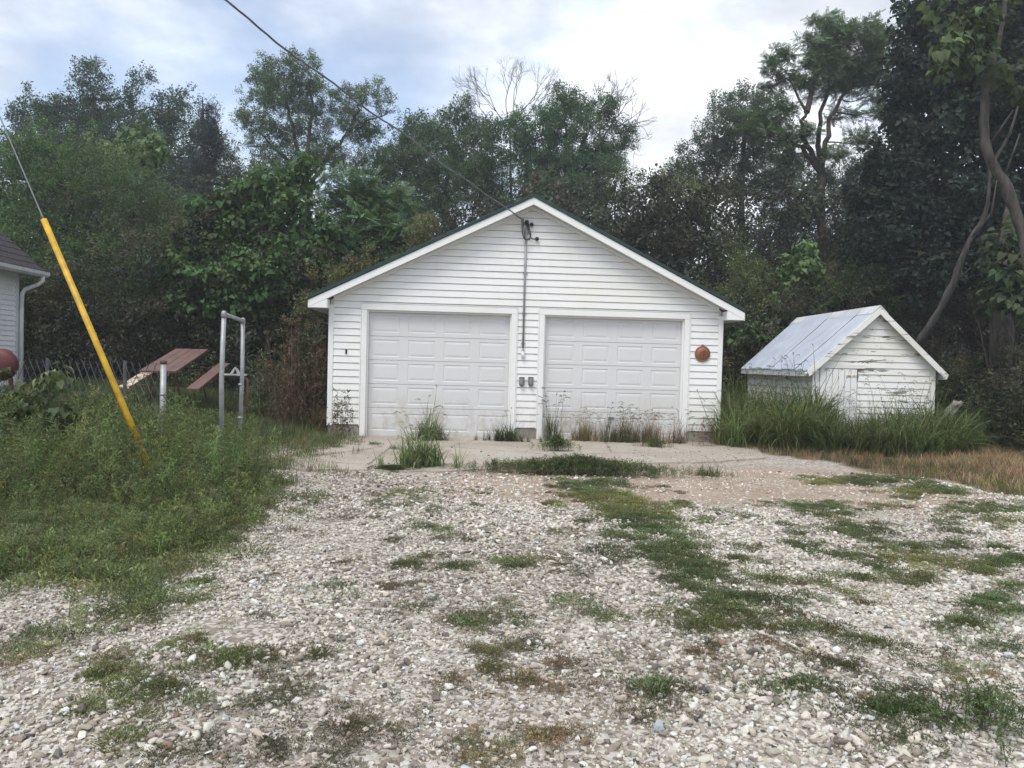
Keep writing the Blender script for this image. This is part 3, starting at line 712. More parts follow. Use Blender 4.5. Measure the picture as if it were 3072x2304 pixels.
MB().lathe([(.022, .04), (.036, .01), (.04, -.03), (.034, -.07), (.018, -.092), (0, -.098)], 14, Matrix.Translation((0, -.06, .0))).build('glass', M['bulb'], e, True)
MB().box((-.012, -.058, .05), (.012, -.02, .07)).build('bracket', M['conduit'], e)
for px, lb in ((1565, 'grey rounded outlet cover nearer the left garage door'), (1592, 'grey rounded outlet cover nearer the right garage door')):
    c = F(px, 1145, 0); e = thing('outlet_cover', lb, 'outlet cover', F2W(c), GYAW, 'outlet covers between the garage doors')
    b = MB(); n = 10; rows = []
    for zc, dpt in ((.085, .085), (.05, .10), (-.03, .10), (-.07, .085), (-.088, .05), (-.092, .02)):
        wd_ = .047 if zc > -.06 else (.040 if zc > -.08 else .028)
        rows.append([(wd_ * math.cos(math.pi * k_ / n), -.018 - dpt * math.sin(math.pi * k_ / n) ** .6, zc) for k_ in range(n + 1)])
    vs = [v for r_ in rows for v in r_]; f_ = [(i * (n + 1) + j, i * (n + 1) + j + 1, (i + 1) * (n + 1) + j + 1, (i + 1) * (n + 1) + j) for i in range(len(rows) - 1) for j in range(n)]
    f_.append(tuple(range(n + 1))); b.add(vs, f_); b.build('hood', M['cover'], e, True)
    MB().box((-.052, -.024, -.06), (.052, -.0175, .092)).build('mounting_plate', M['cover'], e)
c = F(1039, 1055, 0); e = thing('wall_bracket', 'small black bracket on the siding beside the left garage door', 'bracket', F2W(c), GYAW)
MB().box((-.016, -.028, -.042), (.016, -.0175, .042)).build('plate', M['black'], e); MB().tube([(0, -.028, .02), (0, -.06, .015), (0, -.062, -.02)], .008, 6).build('hook', M['black'], e)
c = F(2106, 1061.5, 0); e = thing('copper_plaque', 'round copper plate with embossed figure hanging beside the right garage door', 'plaque', F2W(c), GYAW)
MX = Matrix.Translation((0, -.022, 0)) @ Matrix.Rotation(math.radians(90), 4, 'X')
MB().lathe([(.148, 0), (.155, .012), (.152, .024), (.140, .028), (.132, .020), (.118, .030), (.06, .040), (0, .042)], 40, MX).build('plate', M['copper'], e, True)
b = MB()
for cx_, cz_, rx_, rz_ in ((-.022, .018, .03, .024), (.012, .03, .018, .03)):
    b.tube([(cx_ + rx_ * math.cos(a_), -.0665, cz_ + rz_ * math.sin(a_)) for a_ in np.linspace(0, 2 * math.pi, 15)], .005, 6)
b.tube([(-.045, -.066, -.018), (.03, -.066, -.018)], .005, 6); b.tube([(-.035, -.064, -.038), (.022, -.064, -.038)], .004, 6); b.tube([(.01, -.066, .05), (.02, -.066, -.01)], .005, 6)
b.build('embossing', M['copper'], e, True)
MB().tube([(.018 * math.cos(a_), -.03, .165 + .014 * math.sin(a_)) for a_ in np.linspace(0, 2 * math.pi, 13)], .004, 6).build('hanging_loop', M['rust'], e, True)

# overhead cable to the garage gable
endp = g2w(*F(1566, 658, .08)); mid8 = P(670, 0, 8.2); dv = mid8 - endp; far_p = endp + dv * 2.6 + np.array([0, 0, 0.8])
b = MB(); base = []
for i in range(150):
    t_ = i / 149; p = endp + (far_p - endp) * t_; p = p + np.array([0, 0, -0.34 * math.sin(math.pi * t_) + (0.05 * math.sin(t_ * 70) + 0.03 * math.sin(t_ * 37)) * min(1, t_ * 12) * .35]); base.append(p)
for ph in (0, 2.1, 4.2):
    b.tube([p + .008 * np.array([math.cos(i * .9 + ph), 0, math.sin(i * .9 + ph)]) for i, p in enumerate(base)], .0062, 5)
o = b.build('power_cable', M['cable'], None, True); tag(o, 'twisted overhead power cable running from upper left to the garage gable', 'cable')

# ================================================================== shed
SHX, SHY, SHYAW = P(2440, 1100, 16.0)[0], 16.0, 0.02
shed = thing('shed', 'small white shed with peeling paint and corrugated metal roof', 'shed', (SHX, SHY, 0), SHYAW)
SW, SLn, SE = 2.60, 4.15, 1.62; SM = SW / 2; SSL = 0.93; SP = SE + SM * SSL
b = MB()
b.prism([(0, 0), (SW, 0), (SW, SE - .03), (SM, SP - .03), (0, SE - .03)], .012, .06); b.prism([(0, 0), (SW, 0), (SW, SE - .03), (SM, SP - .03), (0, SE - .03)], SLn - .06, SLn)
b.box((0.012, .06, 0), (.06, SLn - .06, SE - .03)); b.box((SW - .06, .06, 0), (SW, SLn - .06, SE - .03))
swall = b.build('wall', M['peel'], shed)
sprof = [(-0.006, 0.965), (0.003, 0.955), (0.019, 0.03), (0.019, 0.0), (-0.006, 0.0)]
z = 0.05; SR = 0.138
DX0, DX1, DTOP = 0.135, 0.925, 1.55
while z < SP - .06:
    h = min(SR, SP - .05 - z)
    spans = [(DX1 + .028, SW - .11)] if z < DTOP - .05 else [(.10, SW - .10)]
    if z < DTOP - .05: spans.append((.075, DX0 - .012))
    else:
        spans = [(0.0, SW)] if z > SE - .1 else spans
        cut = R.uniform(.9, 1.7); spans = [(spans[0][0], cut - .002), (cut + .002, spans[0][1])]
    for x0, x1 in spans:
        vs = []
        dz = R.normal(0, .002)
        for yo, t_ in sprof:
            zz_ = z + t_ * h; lim = (SP - .035 - zz_) / SSL; a_, b_ = max(x0, SM - lim), min(x1, SM + lim)
            if b_ < a_: a_ = b_ = (a_ + b_) / 2
            vs += [(a_, -yo, zz_ + dz), (b_, -yo, zz_ + dz)]
        if abs(vs[-1][0] - vs[-2][0]) < .03: continue
        m_ = len(sprof); f_ = [(2 * i, 2 * i + 2, 2 * i + 3, 2 * i + 1) for i in range(m_ - 1)] + [tuple(range(0, 2 * m_, 2))[::-1], tuple(range(1, 2 * m_, 2))]
        MB().add(vs, f_).build('siding_board', M['peel'], swall)
    z += SR
z = 0.05
while z < SE - .05:
    h = min(SR * 1.25, SE - .02 - z); vs = []
    for yo, t_ in sprof: vs += [(-yo, SLn - .01, z + t_ * h), (-yo, .06, z + t_ * h)]
    m_ = len(sprof); MB().add(vs, [(2 * i, 2 * i + 2, 2 * i + 3, 2 * i + 1) for i in range(m_ - 1)]).build('siding_board', M['peel'], swall); z += SR * 1.25
for x0, x1 in ((-.022, .072), (SW - .105, SW + .012)):
    MB().box((x0, -.027, 0), (x1, .03, SE - .04)).build('corner_board', M['peel'], shed)
# plank door with header board, hinge and latch
sdoor = bpy.data.objects.new('door', None); col.objects.link(sdoor); sdoor.parent = shed
npk = 6; pw = (DX1 - DX0) / npk
for i in range(npk):
    MB().box((DX0 + pw * i + .006, -.026 - R.uniform(0, .006), .10 + R.uniform(0, .02)), (DX0 + pw * (i + 1) - .006, .004, DTOP - .018)).build('plank', M['peelv'], sdoor)
MB().box((DX1 - .24, -.040, DTOP - .18), (DX1 + .03, -.0325, DTOP - .145)).build('hinge', M['cream'], sdoor); MB().tube([(DX1 + .01, -.034, DTOP - .22), (DX1 + .01, -.034, DTOP - .10)], .01, 6).build('hinge_pin', M['rust'], sdoor)
MB().box((DX0 - .22 + .0, -.034, DTOP + .0), (DX1 + .16, -.018, DTOP + .085)).build('door_header', M['peel'], shed)
# corrugated roof sheets, ridge cap, rake boards, eave board
ovf, ovb, ove = .17, .12, .16
def sheet(side, y0, y1, lift):
    nyy = int((y1 - y0) / .0095); vs, f_ = [], []
    for i in range(nyy + 1):
        y = y0 + (y1 - y0) * i / nyy; dz = .020 * math.cos(y / .105 * 2 * math.pi)
        for k in range(4):
            x = (SM + ove) * (1 - k / 3) + .02; x = SM - side * x
            vs.append((x, y, SP + .035 - SSL * abs(x - SM) + dz + lift + .006 * math.sin(k * 2 + y0)))
    for i in range(nyy):
        for k in range(3): f_.append((i * 4 + k, i * 4 + k + 1, (i + 1) * 4 + k + 1, (i + 1) * 4 + k))
    return MB().add(vs, f_).build('roof_sheet', M['galv'], shed, True)
ye = np.linspace(-ovf + .02, SLn + ovb, 7)
for sd in (1, -1):
    for i in range(6): sheet(sd, ye[i] - (.05 if i else 0), ye[i + 1], .016 if i in (1, 3, 4) else 0.0)
b = MB()
rc = [(SM - .17, SP + .052 - SSL * .17), (SM, SP + .065), (SM + .17, SP + .052 - SSL * .17), (SM + .17, SP + .038 - SSL * .17), (SM, SP + .051), (SM - .17, SP + .038 - SSL * .17)]
b.prism(rc[::-1], -ovf - .005, SLn + ovb + .01); b.build('ridge_cap', M['gutter'], shed)
for s in (-1, 1):
    xe = SM + s * (SM + ove + .04)
    fp = [(SM, SP + .03), (xe, SP + .03 - SSL * abs(xe - SM)), (xe - s * .05, SP - .10 - SSL * abs(xe - SM - s * .05) - .02), (SM, SP - .125)]
    if s > 0: fp = fp[::-1]
    MB().prism(fp, -ovf - .012, -ovf + .012).build('rake_board', M['peel'], shed)
    vs = [(SM, -ovf + .014, SP - .01), (xe, -ovf + .014, SP - .01 - SSL * abs(xe - SM)), (xe, -.02, SP - .01 - SSL * abs(xe - SM)), (SM, -.02, SP - .01)]
    MB().add(vs + [(x, y, z_ - .02) for x, y, z_ in vs], [(0, 1, 2, 3), (7, 6, 5, 4), (0, 4, 5, 1), (1, 5, 6, 2), (2, 6, 7, 3), (3, 7, 4, 0)]).build('soffit_board', M['peel'], shed)
    xo = SM + s * (SM + ove); zo = SP - SSL * (SM + ove)
    MB().box((min(xo, xo - s * .02), -ovf + .014, zo - .11), (max(xo, xo - s * .02), SLn + ovb - .02, zo + .012)).build('eave_board', M['house_white'], shed)

# ================================================================== house corner at the left edge
hc = P(52, 1050, 16.0)
house = thing('house', 'corner of a white clapboard house with dark shingle roof at the left edge', 'house', (hc[0], hc[1], 0.3), GYAW)
HE = 3.02 - 0.3 + .46; HW = 6.0; HLn = 6.5                       # wall runs to -y from the far corner; gable across x
b = MB().box((-HW, -HLn, -.4), (-.012, -.012, HE)); b.prism([(-HW, HE), (-.012, HE), (-HW / 2, HE + 2.75)], -HLn, -.012)
hwall = b.build('wall', M['house_white'], house)
z = -.3
hp = [(0.0, 1.0), (0.001, .93), (.016, .04), (.016, 0), (0, 0)]
while z < HE - .03:
    h = min(.105, HE - z); vs = []
    for xo, t_ in hp: vs += [(xo, -HLn, z + t_ * h), (xo, -.10, z + t_ * h)]
    MB().add(vs, [(2 * i, 2 * i + 2, 2 * i + 3, 2 * i + 1) for i in range(4)]).build('siding_board', M['house_white'], hwall); z += .105
MB().box((-.05, -.10, -.4), (.022, .012, HE)).build('corner_board', M['gutter'], house)
ovh = .37
for s in (1, -1):
    xe = 0 + ovh if s > 0 else -HW - ovh; xr = -HW / 2; zr = HE + 2.75 + .1; ze_ = zr - (abs(xe - xr)) * .93
    course = 22; rp = None
    vs = [(xe, -HLn - .4, ze_), (xe, .30, ze_), (xr, .30, zr), (xr, -HLn - .4, zr)]
    rf = MB().add(vs + [(x, y, z_ - .05) for x, y, z_ in vs], [(0, 1, 2, 3), (7, 6, 5, 4), (0, 4, 5, 1), (1, 5, 6, 2), (2, 6, 7, 3), (3, 7, 4, 0)]).build('roof', M['shingle'], house)
    for k in range(course):
        u0, u1 = k / course, (k + 1.05) / course; xa, xb = xe + (xr - xe) * u0, xe + (xr - xe) * min(u1, 1); za, zb_ = ze_ + (zr - ze_) * u0, ze_ + (zr - ze_) * min(u1, 1)
        vs = [(xa, -HLn - .4, za + .016), (xa, .31, za + .016), (xb, .31, zb_ + .003), (xb, -HLn - .4, zb_ + .003), (xa, -HLn - .4, za), (xa, .31, za)]
        MB().add(vs, [(0, 1, 2, 3), (0, 4, 5, 1)]).build('shingle_course', M['shingle'], rf)
    MB().box((min(xe, xe - s * .42), -HLn - .4, ze_ - .085), (max(xe, xe - s * .42), .28, ze_ - .053)).build('soffit', M['gutter'], house)
    if s > 0:
        gp = [(xe + .002, ze_ - .02), (xe + .002, ze_ - .13), (xe + .07, ze_ - .135), (xe + .11, ze_ - .09), (xe + .115, ze_ - .02), (xe + .105, ze_ - .02), (xe + .10, ze_ - .085), (xe + .065, ze_ - .122), (xe + .012, ze_ - .118), (xe + .012, ze_ - .02)]
        MB().prism(gp, -HLn - .4, .33).build('gutter', M['gutter'], house)
        g = [(xe + .05, .16, ze_ - .12), (xe + .05, .16, ze_ - .22), (xe - .02, .12, ze_ - .30), (.12, .05, ze_ - .42), (.075, .03, ze_ - .52), (.07, .02, ze_ - .7), (.07, .02, -.3)]
        MB().tube(g, .042, 8).build('downspout', M['gutter'], house, True)

# maroon round-ended tank beside the house
tp = P(-6, 1094, 10.4); e = thing('metal_dish', 'round maroon metal dish half hidden by leaves at the left edge', 'dish', (tp[0], tp[1], HGT(tp[0], tp[1])))
hz_ = tp[2] - float(HGT(tp[0], tp[1]))
MB().lathe([(0, -.05), (.12, -.04), (.18, -.018), (.22, .02), (.225, .04), (.225, .09), (.215, .11), (.15, .14), (0, .15)], 32, Matrix.Translation((0, 0, hz_)) @ Matrix.Rotation(math.radians(-90), 4, 'X')).build('bowl', M['maroon'], e, True)
for sx in (-.2, .2):
    for sy in (.03, .07): MB().tube([(sx * .7, sy, hz_ - .18), (sx * 1.3, sy, -.05)], .022, 6).build('leg', M['rust'], e)

# ================================================================== guy wire with yellow guard
gt, gb = P(131, 658, 8.3), P(405, 1300, 8.3); gdir = (gb - gt); gb2 = gb + gdir * ((gb[2]) / (gt[2] - gb[2]) * 1.0)
e = thing('guy_wire', 'leaning guy wire with a bright yellow plastic guard in the weeds', 'guy wire', tuple(gb2))
loc = np.array(gb2)
def gtb(a_): return (gt + (gb2 - gt) * a_) - loc
MB().tube([gtb(0), gtb(.5), gtb(1.0)], [.032, .033, .034], 14).build('guard', M['yellow'], e, True)
MB().tube([gtb(-3.2), gtb(-1.5), gtb(-.01), gtb(.3), gtb(1.03)], .008, 6).build('wire', M['wire'], e, True)

# ================================================================== chain-link fence, end post, gate arch
fA = P(493, 1090, 10.0)
fpts = [fA[:2], P(375, 1090, 10.25)[:2], P(142, 1090, 10.75)[:2], P(-110, 1090, 11.3)[:2], P(-380, 1090, 11.9)[:2]]
fence = thing('chain_link_fence', 'low dark chain-link fence in front of the white house and trees', 'fence', (fpts[0][0], fpts[0][1], 0))
fl = np.array([fpts[0][0], fpts[0][1], 0])
TOPZ = 1.36
for i, q in enumerate(fpts):
    zg = float(HGT(*q)); p = np.array([q[0], q[1], 0]) - fl
    if i == 0: continue
    MB().tube([p + [0, 0, zg - .1], p + [0, 0, TOPZ + .02]], .024, 8).build('line_post', M['mesh'], fence)
# zig-zag wires of the netting
d2 = fpts[-1] - fpts[0]; Lf = np.linalg.norm(d2); d2 = d2 / Lf; cell = .125; ncol = int(Lf / cell)
b = MB(); zlow = .05
nrow = int((TOPZ - zlow) / cell) + 1
for c_ in range(ncol + nrow):
    for sgn in (1, -1):
        pth = []
        for r_ in range(nrow + 1):
            s0 = (c_ - nrow // 2 + sgn * r_ * .5 * 1.0) * cell if sgn > 0 else (c_ - nrow // 2 + nrow * .5 - r_ * .5) * cell
            if not 0 <= s0 <= Lf: continue
            zz_ = zlow + (TOPZ - zlow) * r_ / nrow; q = fpts[0] + d2 * s0
            if zz_ < HGT(*q) - .05: continue
            pth.append(np.array([q[0], q[1], zz_]) - fl + np.array([0, 0, 0]))
        if len(pth) >= 2: b.tube(pth, .0042, 4, False)
b.build('netting', M['mesh'], fence)
q = fpts[0] + np.array([.03, -.09]); e = thing('fence_post', 'round grey steel end post with a rusty flat cap', 'post', (q[0], q[1], 0))
MB().tube([(0, 0, -.1), (0, 0, 1.355)], .038, 14).build('pipe', M['pipe'], e, True)
MB().lathe([(.0, 1.398), (.038, 1.396), (.043, 1.388), (.043, 1.352), (.038, 1.348)], 14).build('cap', M['rust'], e, True)
for zc in (.5, .95): MB().lathe([(.0385, zc - .012), (.042, zc - .012), (.042, zc + .012), (.0385, zc + .012)], 14).build('band', M['pipe'], e, True)
pa, pb = P(672, 945, 9.75), P(729, 963, 11.4)
e = thing('gate_arch', 'tall grey pipe gate frame standing in the weeds left of the garage', 'gate frame', (pa[0], pa[1], 0)); l0 = np.array([pa[0], pa[1], 0])
ta, tb_ = np.array([0, 0, 2.02]), np.array([pb[0] - pa[0], pb[1] - pa[1], 2.02])
MB().tube([(0, 0, -.1), (-.02, 0, 1.2), ta], .031, 12).build('post', M['pipe'], e, True); MB().tube([(tb_[0] - .03, tb_[1], -.1), tb_ * [1, 1, .6], tb_], .031, 12).build('post', M['pipe'], e, True)
dxy = (tb_ - ta) / np.linalg.norm(tb_ - ta)
MB().tube([ta + dxy * .02 + [0, 0, -.005], tb_ - dxy * .02 + [0, 0, -.005]], .029, 12).build('crossbar', M['pipe'], e, True)
for c_ in (ta, tb_): MB().lathe([(0, .045), (.022, .038), (.035, .018), (.036, -.05), (.032, -.052)], 12, Matrix.Translation(c_)).build('elbow', M['pipe'], e, True)
for zc in (.55, 1.05): MB().lathe([(.032, zc - .015), (.038, zc - .015), (.038, zc + .015), (.032, zc + .015)], 12, Matrix.Translation((tb_[0] - .02, tb_[1], 0))).build('hinge_band', M['pipe'], e, True)

# ================================================================== picnic table (tilted, far end up) and the small stand beside the gate
c0 = P(417, 1112, 14.6); c1 = P(529, 1114, 14.6); c2 = P(627, 1050, 16.6); c3 = P(527, 1046, 16.6)
cen = (c0 + c1 + c2 + c3) / 4; e = thing('picnic_table', 'red-brown picnic table with attached benches beyond the fence', 'picnic table', (cen[0], cen[1], 0))
l0 = np.array([cen[0], cen[1], 0]); ex_ = (c1 - c0); ey_ = (c3 - c0); nz = np.cross(ex_, ey_); nz /= np.linalg.norm(nz)
if nz[2] < 0: nz = -nz
def tpt(u_, v_, h_): return c0 + ex_ * u_ + ey_ * v_ + nz * h_ - l0
def slab(u0, u1, v0, v1, h0, h1, name, mat, par=e):
    q_ = [tpt(u0, v0, h0), tpt(u1, v0, h0), tpt(u1, v1, h0), tpt(u0, v1, h0), tpt(u0, v0, h1), tpt(u1, v0, h1), tpt(u1, v1, h1), tpt(u0, v1, h1)]
    return MB().add(q_, [(0, 3, 2, 1), (4, 5, 6, 7), (0, 1, 5, 4), (1, 2, 6, 5), (2, 3, 7, 6), (3, 0, 4, 7)]).build(name, mat, par)
tt = bpy.data.objects.new('tabletop', None); col.objects.link(tt); tt.parent = e
for k_ in range(4): slab(k_ / 4 + .006, (k_ + 1) / 4 - .006, 0, 1, -.035, R.uniform(0, .004), 'plank', M['table'], tt)
slab(-.62, -.30, -.02, .92, -.36, -.325, 'bench', M['cream']).__setitem__('label', 'cream bench board with rust patches')
slab(1.28, 1.62, -.06, 1.0, -.34, -.305, 'bench', M['table'])
for v_ in (.14, .86):
    for u_, ub in ((.25, -.05), (.75, 1.05)):
        pt_ = tpt(u_, v_, -.04); pb_ = tpt(ub, v_, -.75); pb_[2] = float(HGT(pb_[0] + l0[0], pb_[1] + l0[1])) - .03
        MB().tube([pt_, pb_], .02, 6).build('leg', M['rust'], e)
    MB().tube([tpt(-.58, v_, -.375), tpt(1.58, v_, -.36)], .02, 6).build('bench_rail', M['rust'], e)
    MB().tube([tpt(.5, .5, -.05), tpt(.5, v_, -.37)], .016, 6).build('brace', M['rust'], e)
q = P(705, 1130, 13.2); e = thing('rusty_stand', 'small rusty pipe stand with white bracket seen between the gate posts', 'stand', (q[0], q[1], float(HGT(q[0], q[1]))))
zt = q[2] - float(HGT(q[0], q[1])) + .0
MB().tube([(-.22, 0, -.05), (-.22, 0, zt - .05), (-.17, 0, zt), (.17, 0, zt), (.22, 0, zt - .05), (.22, 0, -.05)], .022, 8).build('frame', M['rust'], e, True)
MB().add([(-.10, -.03, zt + .02), (.0, -.03, zt + .17), (.02, -.03, zt + .17), (-.05, -.03, zt + .02), (-.10, .03, zt + .02), (.0, .03, zt + .17), (.02, .03, zt + .17), (-.05, .03, zt + .02)], [(0, 3, 2, 1), (4, 5, 6, 7), (0, 1, 5, 4), (1, 2, 6, 5), (2, 3, 7, 6), (3, 0, 4, 7)]).build('bracket', M['pale'], e)
MB().add([(.06, -.03, zt + .02), (.01, -.03, zt + .15), (.03, -.03, zt + .15), (.12, -.03, zt + .02), (.06, .03, zt + .02), (.01, .03, zt + .15), (.03, .03, zt + .15), (.12, .03, zt + .02)], [(0, 3, 2, 1), (4, 5, 6, 7), (0, 1, 5, 4), (1, 2, 6, 5), (2, 3, 7, 6), (3, 0, 4, 7)]).build('bracket', M['pale'], e)
MB().box((-.2, -.04, zt + .021), (.2, .04, zt + .05)).build('bar', M['pale'], e)

# weathered logs
def log(path, rads, name, label, cat, mat=M['deadwood']):
    path = [np.array(p, float) for p in path]; l_ = path[0]
    o_ = thing(name, label, cat, tuple(l_)); b_ = MB().tube([p - l_ for p in path], rads, 10)
    b_.v = [tuple(np.array(v) * (1 + .0) + R.normal(0, .018, 3)) for v in b_.v]; b_.build('wood', mat, o_); return o_
q = P(2845, 1225, 15.2)
log([(q[0] - .05, q[1], .0), (q[0] - .03, q[1], .55), (q[0] + .0, q[1], .72), (q[0] + .12, q[1] - .1, .88), (q[0] + .20, q[1] - .12, .95)], [.11, .09, .10, .07, .02], 'weathered_stump', 'pale weathered broken stump beside the right corner of the shed', 'stump')
q = GP(-10, 1432)
log([(q[0] - .6, q[1] + .2, .10), (q[0] - .1, q[1] + .04, .11), (q[0] + .12, q[1], .10)], [.10, .105, .09], 'cut_log', 'short cut log lying in the grass at the left edge', 'log')

# ================================================================== trees
def limb_path(a_, b_, n=6, wob=.06):
    a_, b_ = np.array(a_, float), np.array(b_, float); L_ = np.linalg.norm(b_ - a_); pts_ = []
    off1, off2 = R.normal(0, wob * L_, 3), R.normal(0, wob * L_, 3)
    for i in range(n + 1):
        t_ = i / n; p_ = a_ * (1 - t_) + b_ * t_ + off1 * math.sin(math.pi * t_) + off2 * math.sin(2 * math.pi * t_) * .5
        p_[2] -= .10 * L_ * math.sin(math.pi * t_); pts_.append(p_)
    return pts_
def tree(name, label, d, trunk, lobes, kind, colr, dens=1.0, csc=1.0, trad=.2, gap=.42, bark=None, group=None, cat='tree', cvar=.28, twigs=5, flatten=1.0, limbs=()):
    """trunk: list of (px, py); lobes: (px, py, rx, ry[, extra depth]) given at distance d and turned into metres"""
    bark = bark or M['bark']; k_ = d / FPX
    tp_ = [P(a_[0], a_[1], d + (a_[2] if len(a_) > 2 else 0)) for a_ in trunk]; g0 = tp_[0].copy(); g0[2] = float(HGT(g0[0], g0[1])) - .1
    tp_ = [g0] + [t_ for t_ in tp_ if t_[2] > g0[2] + .2]
    trad *= .78; root = thing(name, label, cat, tuple(g0), 0, group); l_ = g0
    fine = []
    for i in range(len(tp_) - 1):
        for j in range(4): fine.append(tp_[i] * (1 - j / 4) + tp_[i + 1] * (j / 4))
    fine.append(tp_[-1]); nF = len(fine)
    MB().tube([p_ - l_ + (R.normal(0, .02, 3) if 0 < i < nF - 1 else 0) for i, p_ in enumerate(fine)], [trad * (1.25 if i == 0 else 1) * (1 - .62 * i / nF) for i in range(nF)], 9).build('trunk', bark, root, True)
    b = MB(); pts_ = []
    for lm in limbs:
        q_ = np.array([P(a_[0], a_[1], d + (R.normal(0, .3) if k2 > 0 else 0)) for k2, a_ in enumerate(lm)]); j1 = min(range(len(fine)), key=lambda i: np.linalg.norm(fine[i] - q_[0])); q_[0] = fine[j1]; f2 = []
        for i in range(len(q_) - 1):
            for j in range(4): f2.append(q_[i] * (1 - j / 4) + q_[i + 1] * j / 4)
        f2.append(q_[-1]); f2 = np.array(f2); f2[1:-1] = (f2[:-2] + 2 * f2[1:-1] + f2[2:]) / 4; f2[2:-1] += R.normal(0, .04, f2[2:-1].shape); b.tube(list(f2 - l_), list(trad * .44 * np.linspace(1, .16, len(f2)) ** 1.1), 8)
        fine += list(f2)
    nF = len(fine)
    for lb in lobes:
        px, py, rx, ry = lb[:4]; dd_ = lb[4] if len(lb) > 4 else R.normal(0, .35 * (rx + ry) / 2 * k_)
        c_ = P(px, py, d + dd_); rx, rz = rx * k_, ry * k_; ryy = (rx + rz) / 2
        j0 = min(range(nF), key=lambda i: np.linalg.norm(fine[i] - c_) + 1.2 * max(0, fine[i][2] - c_[2] + .15 * ryy) + (2.0 if fine[i][2] < g0[2] + .3 * (tp_[-1][2] - g0[2]) else 0))
        Ld = np.linalg.norm(c_ - fine[j0]); r0_ = min(trad * .45, .012 + .014 * Ld)
        pth = limb_path(fine[j0], c_); b.tube([p_ - l_ for p_ in pth], [r0_ * (1 - .75 * i / 6) for i in range(7)], 6)
        for q in range(twigs):
            dv_ = R.normal(0, 1, 3); dv_ /= np.linalg.norm(dv_); dv_[2] = abs(dv_[2]) * .8
            st = pth[3 + q % 4]; tw = limb_path(st, c_ + dv_ * np.array([rx, ryy, rz]) * .85, 4, .08); b.tube([p_ - l_ for p_ in tw], [max(.009, r0_ * .3) * (1 - .7 * i / 4) for i in range(5)], 4, False)
        vol = 4.19 * rx * ryy * rz; n_ = int(dens * vol / (.5 * csc ** 3) * 2.0) + 8
        dv_ = R.normal(0, 1, (n_, 3)); dv_ /= np.linalg.norm(dv_, axis=1)[:, None]; rr = R.rand(n_) ** (1 / 2.4)
        p_ = c_ + dv_ * rr[:, None] * np.array([rx, ryy, rz]) * (0.9 + .25 * noise(c_ + dv_ * 3, 1.3)[:, None])
        keep = noise(p_, .9 / csc ** .5) + .25 * (noise(p_, 2.2) - .5) > gap - .1
        p_ = p_[keep & (p_[:, 2] > .3)]; pts_.append(p_)
    b.build('branches', bark, root)
    pts_ = np.concatenate(pts_); n_ = len(pts_)
    cl = vary(np.array(colr) * np.array([1.72, 1.88, 1.68]), n_, cvar * .6, .07) * (0.75 + .5 * noise(pts_, .5))[:, None]
    rt = np.stack([R.normal(0, .45, n_), R.normal(0, .45, n_), R.uniform(0, 6.283, n_)], 1)
    scatter('crown', pts_, rt, R.uniform(.7, 1.2, n_)[:, None] * csc * np.array([1, 1, flatten]), cl, PR[kind], root)
    return root
DKG, BLUEG, PALE = (.036, .052, .036), (.062, .080, .084), (.066, .090, .042)

tree('dense_tree', 'dense dark tree with a pointed top behind the left bushes', 34, [(330, 1050), (320, 700), (300, 480), (280, 300)],
     [(272, 235, 48, 60), (270, 320, 80, 70), (140, 330, 80, 60), (90, 380, 60, 60), (190, 400, 110, 90), (390, 320, 80, 80), (430, 255, 45, 50), (535, 300, 60, 40), (480, 350, 80, 50), (330, 450, 150, 120), (470, 450, 110, 110), (610, 390, 60, 60), (540, 520, 110, 110), (200, 520, 160, 110), (640, 470, 45, 70), (90, 470, 70, 60), (380, 610, 190, 120)],
     'broad', (.042, .060, .042), 1.5, 1.0, .32, .34)
tree('bushy_tree', 'wide bushy mid-green tree filling the left edge behind the house', 21, [(200, 1060), (190, 800), (210, 560)],
     [(40, 470, 100, 90), (150, 440, 110, 80), (270, 470, 120, 90), (60, 600, 140, 110), (220, 580, 150, 110), (380, 560, 130, 110), (450, 640, 110, 120), (100, 740, 160, 130), (300, 730, 170, 130), (470, 790, 130, 120), (-120, 620, 150, 150), (60, 880, 170, 110), (300, 880, 180, 110), (500, 920, 130, 90), (-160, 820, 150, 140), (-80, 470, 90, 90), (180, 970, 180, 70), (420, 980, 160, 70)],
     'small', (.074, .104, .054), 1.5, .95, .22, .30)
tree('catalpa_tree', 'pale broad-leaved treetop rising out of the left bushes', 23, [(420, 1060), (420, 700), (425, 480)], [(420, 425, 60, 40), (380, 470, 55, 40), (455, 455, 45, 40), (330, 440, 40, 30)], 'heart', PALE, 2.2, .9, .1, .2)
# blue spruce: whorls of drooping sprays
d = 29; top = P(612, 345, d); bot = P(618, 830, d); root = thing('blue_spruce', 'grey-blue spruce with a pointed tip between the left trees', 'spruce', (bot[0], bot[1], float(HGT(bot[0], bot[1])))); l_ = np.array(root.location)
tz = top[2]
MB().tube([(0, 0, -.1), (0, 0, tz * .6), (top[0] - bot[0], 0, tz)], [.2, .12, .02], 8).build('trunk', M['bark'], root, True)
pts_, rts = [], []; b = MB()
for z_ in np.arange(1.0, tz - .1, .26):
    rr = 2.0 * (1 - z_ / tz) ** .8 + .12; nb_ = int(5 + rr * 4)
    for j in range(nb_):
        a_ = R.uniform(0, 6.283); L_ = rr * R.uniform(.6, 1.1); zz0 = z_ + R.normal(0, .1)
        tip = np.array([math.cos(a_) * L_, math.sin(a_) * L_, zz0 - .22 * L_]); b.tube([(0, 0, zz0), tip], [.025, .008], 4, False)
        for t_ in np.arange(.35, 1.01, .3 / max(L_, .3)): pts_.append(np.array([0, 0, zz0]) * (1 - t_) + tip * t_ + R.normal(0, .06, 3)); rts.append((R.normal(0, .25), R.normal(0, .25), a_))
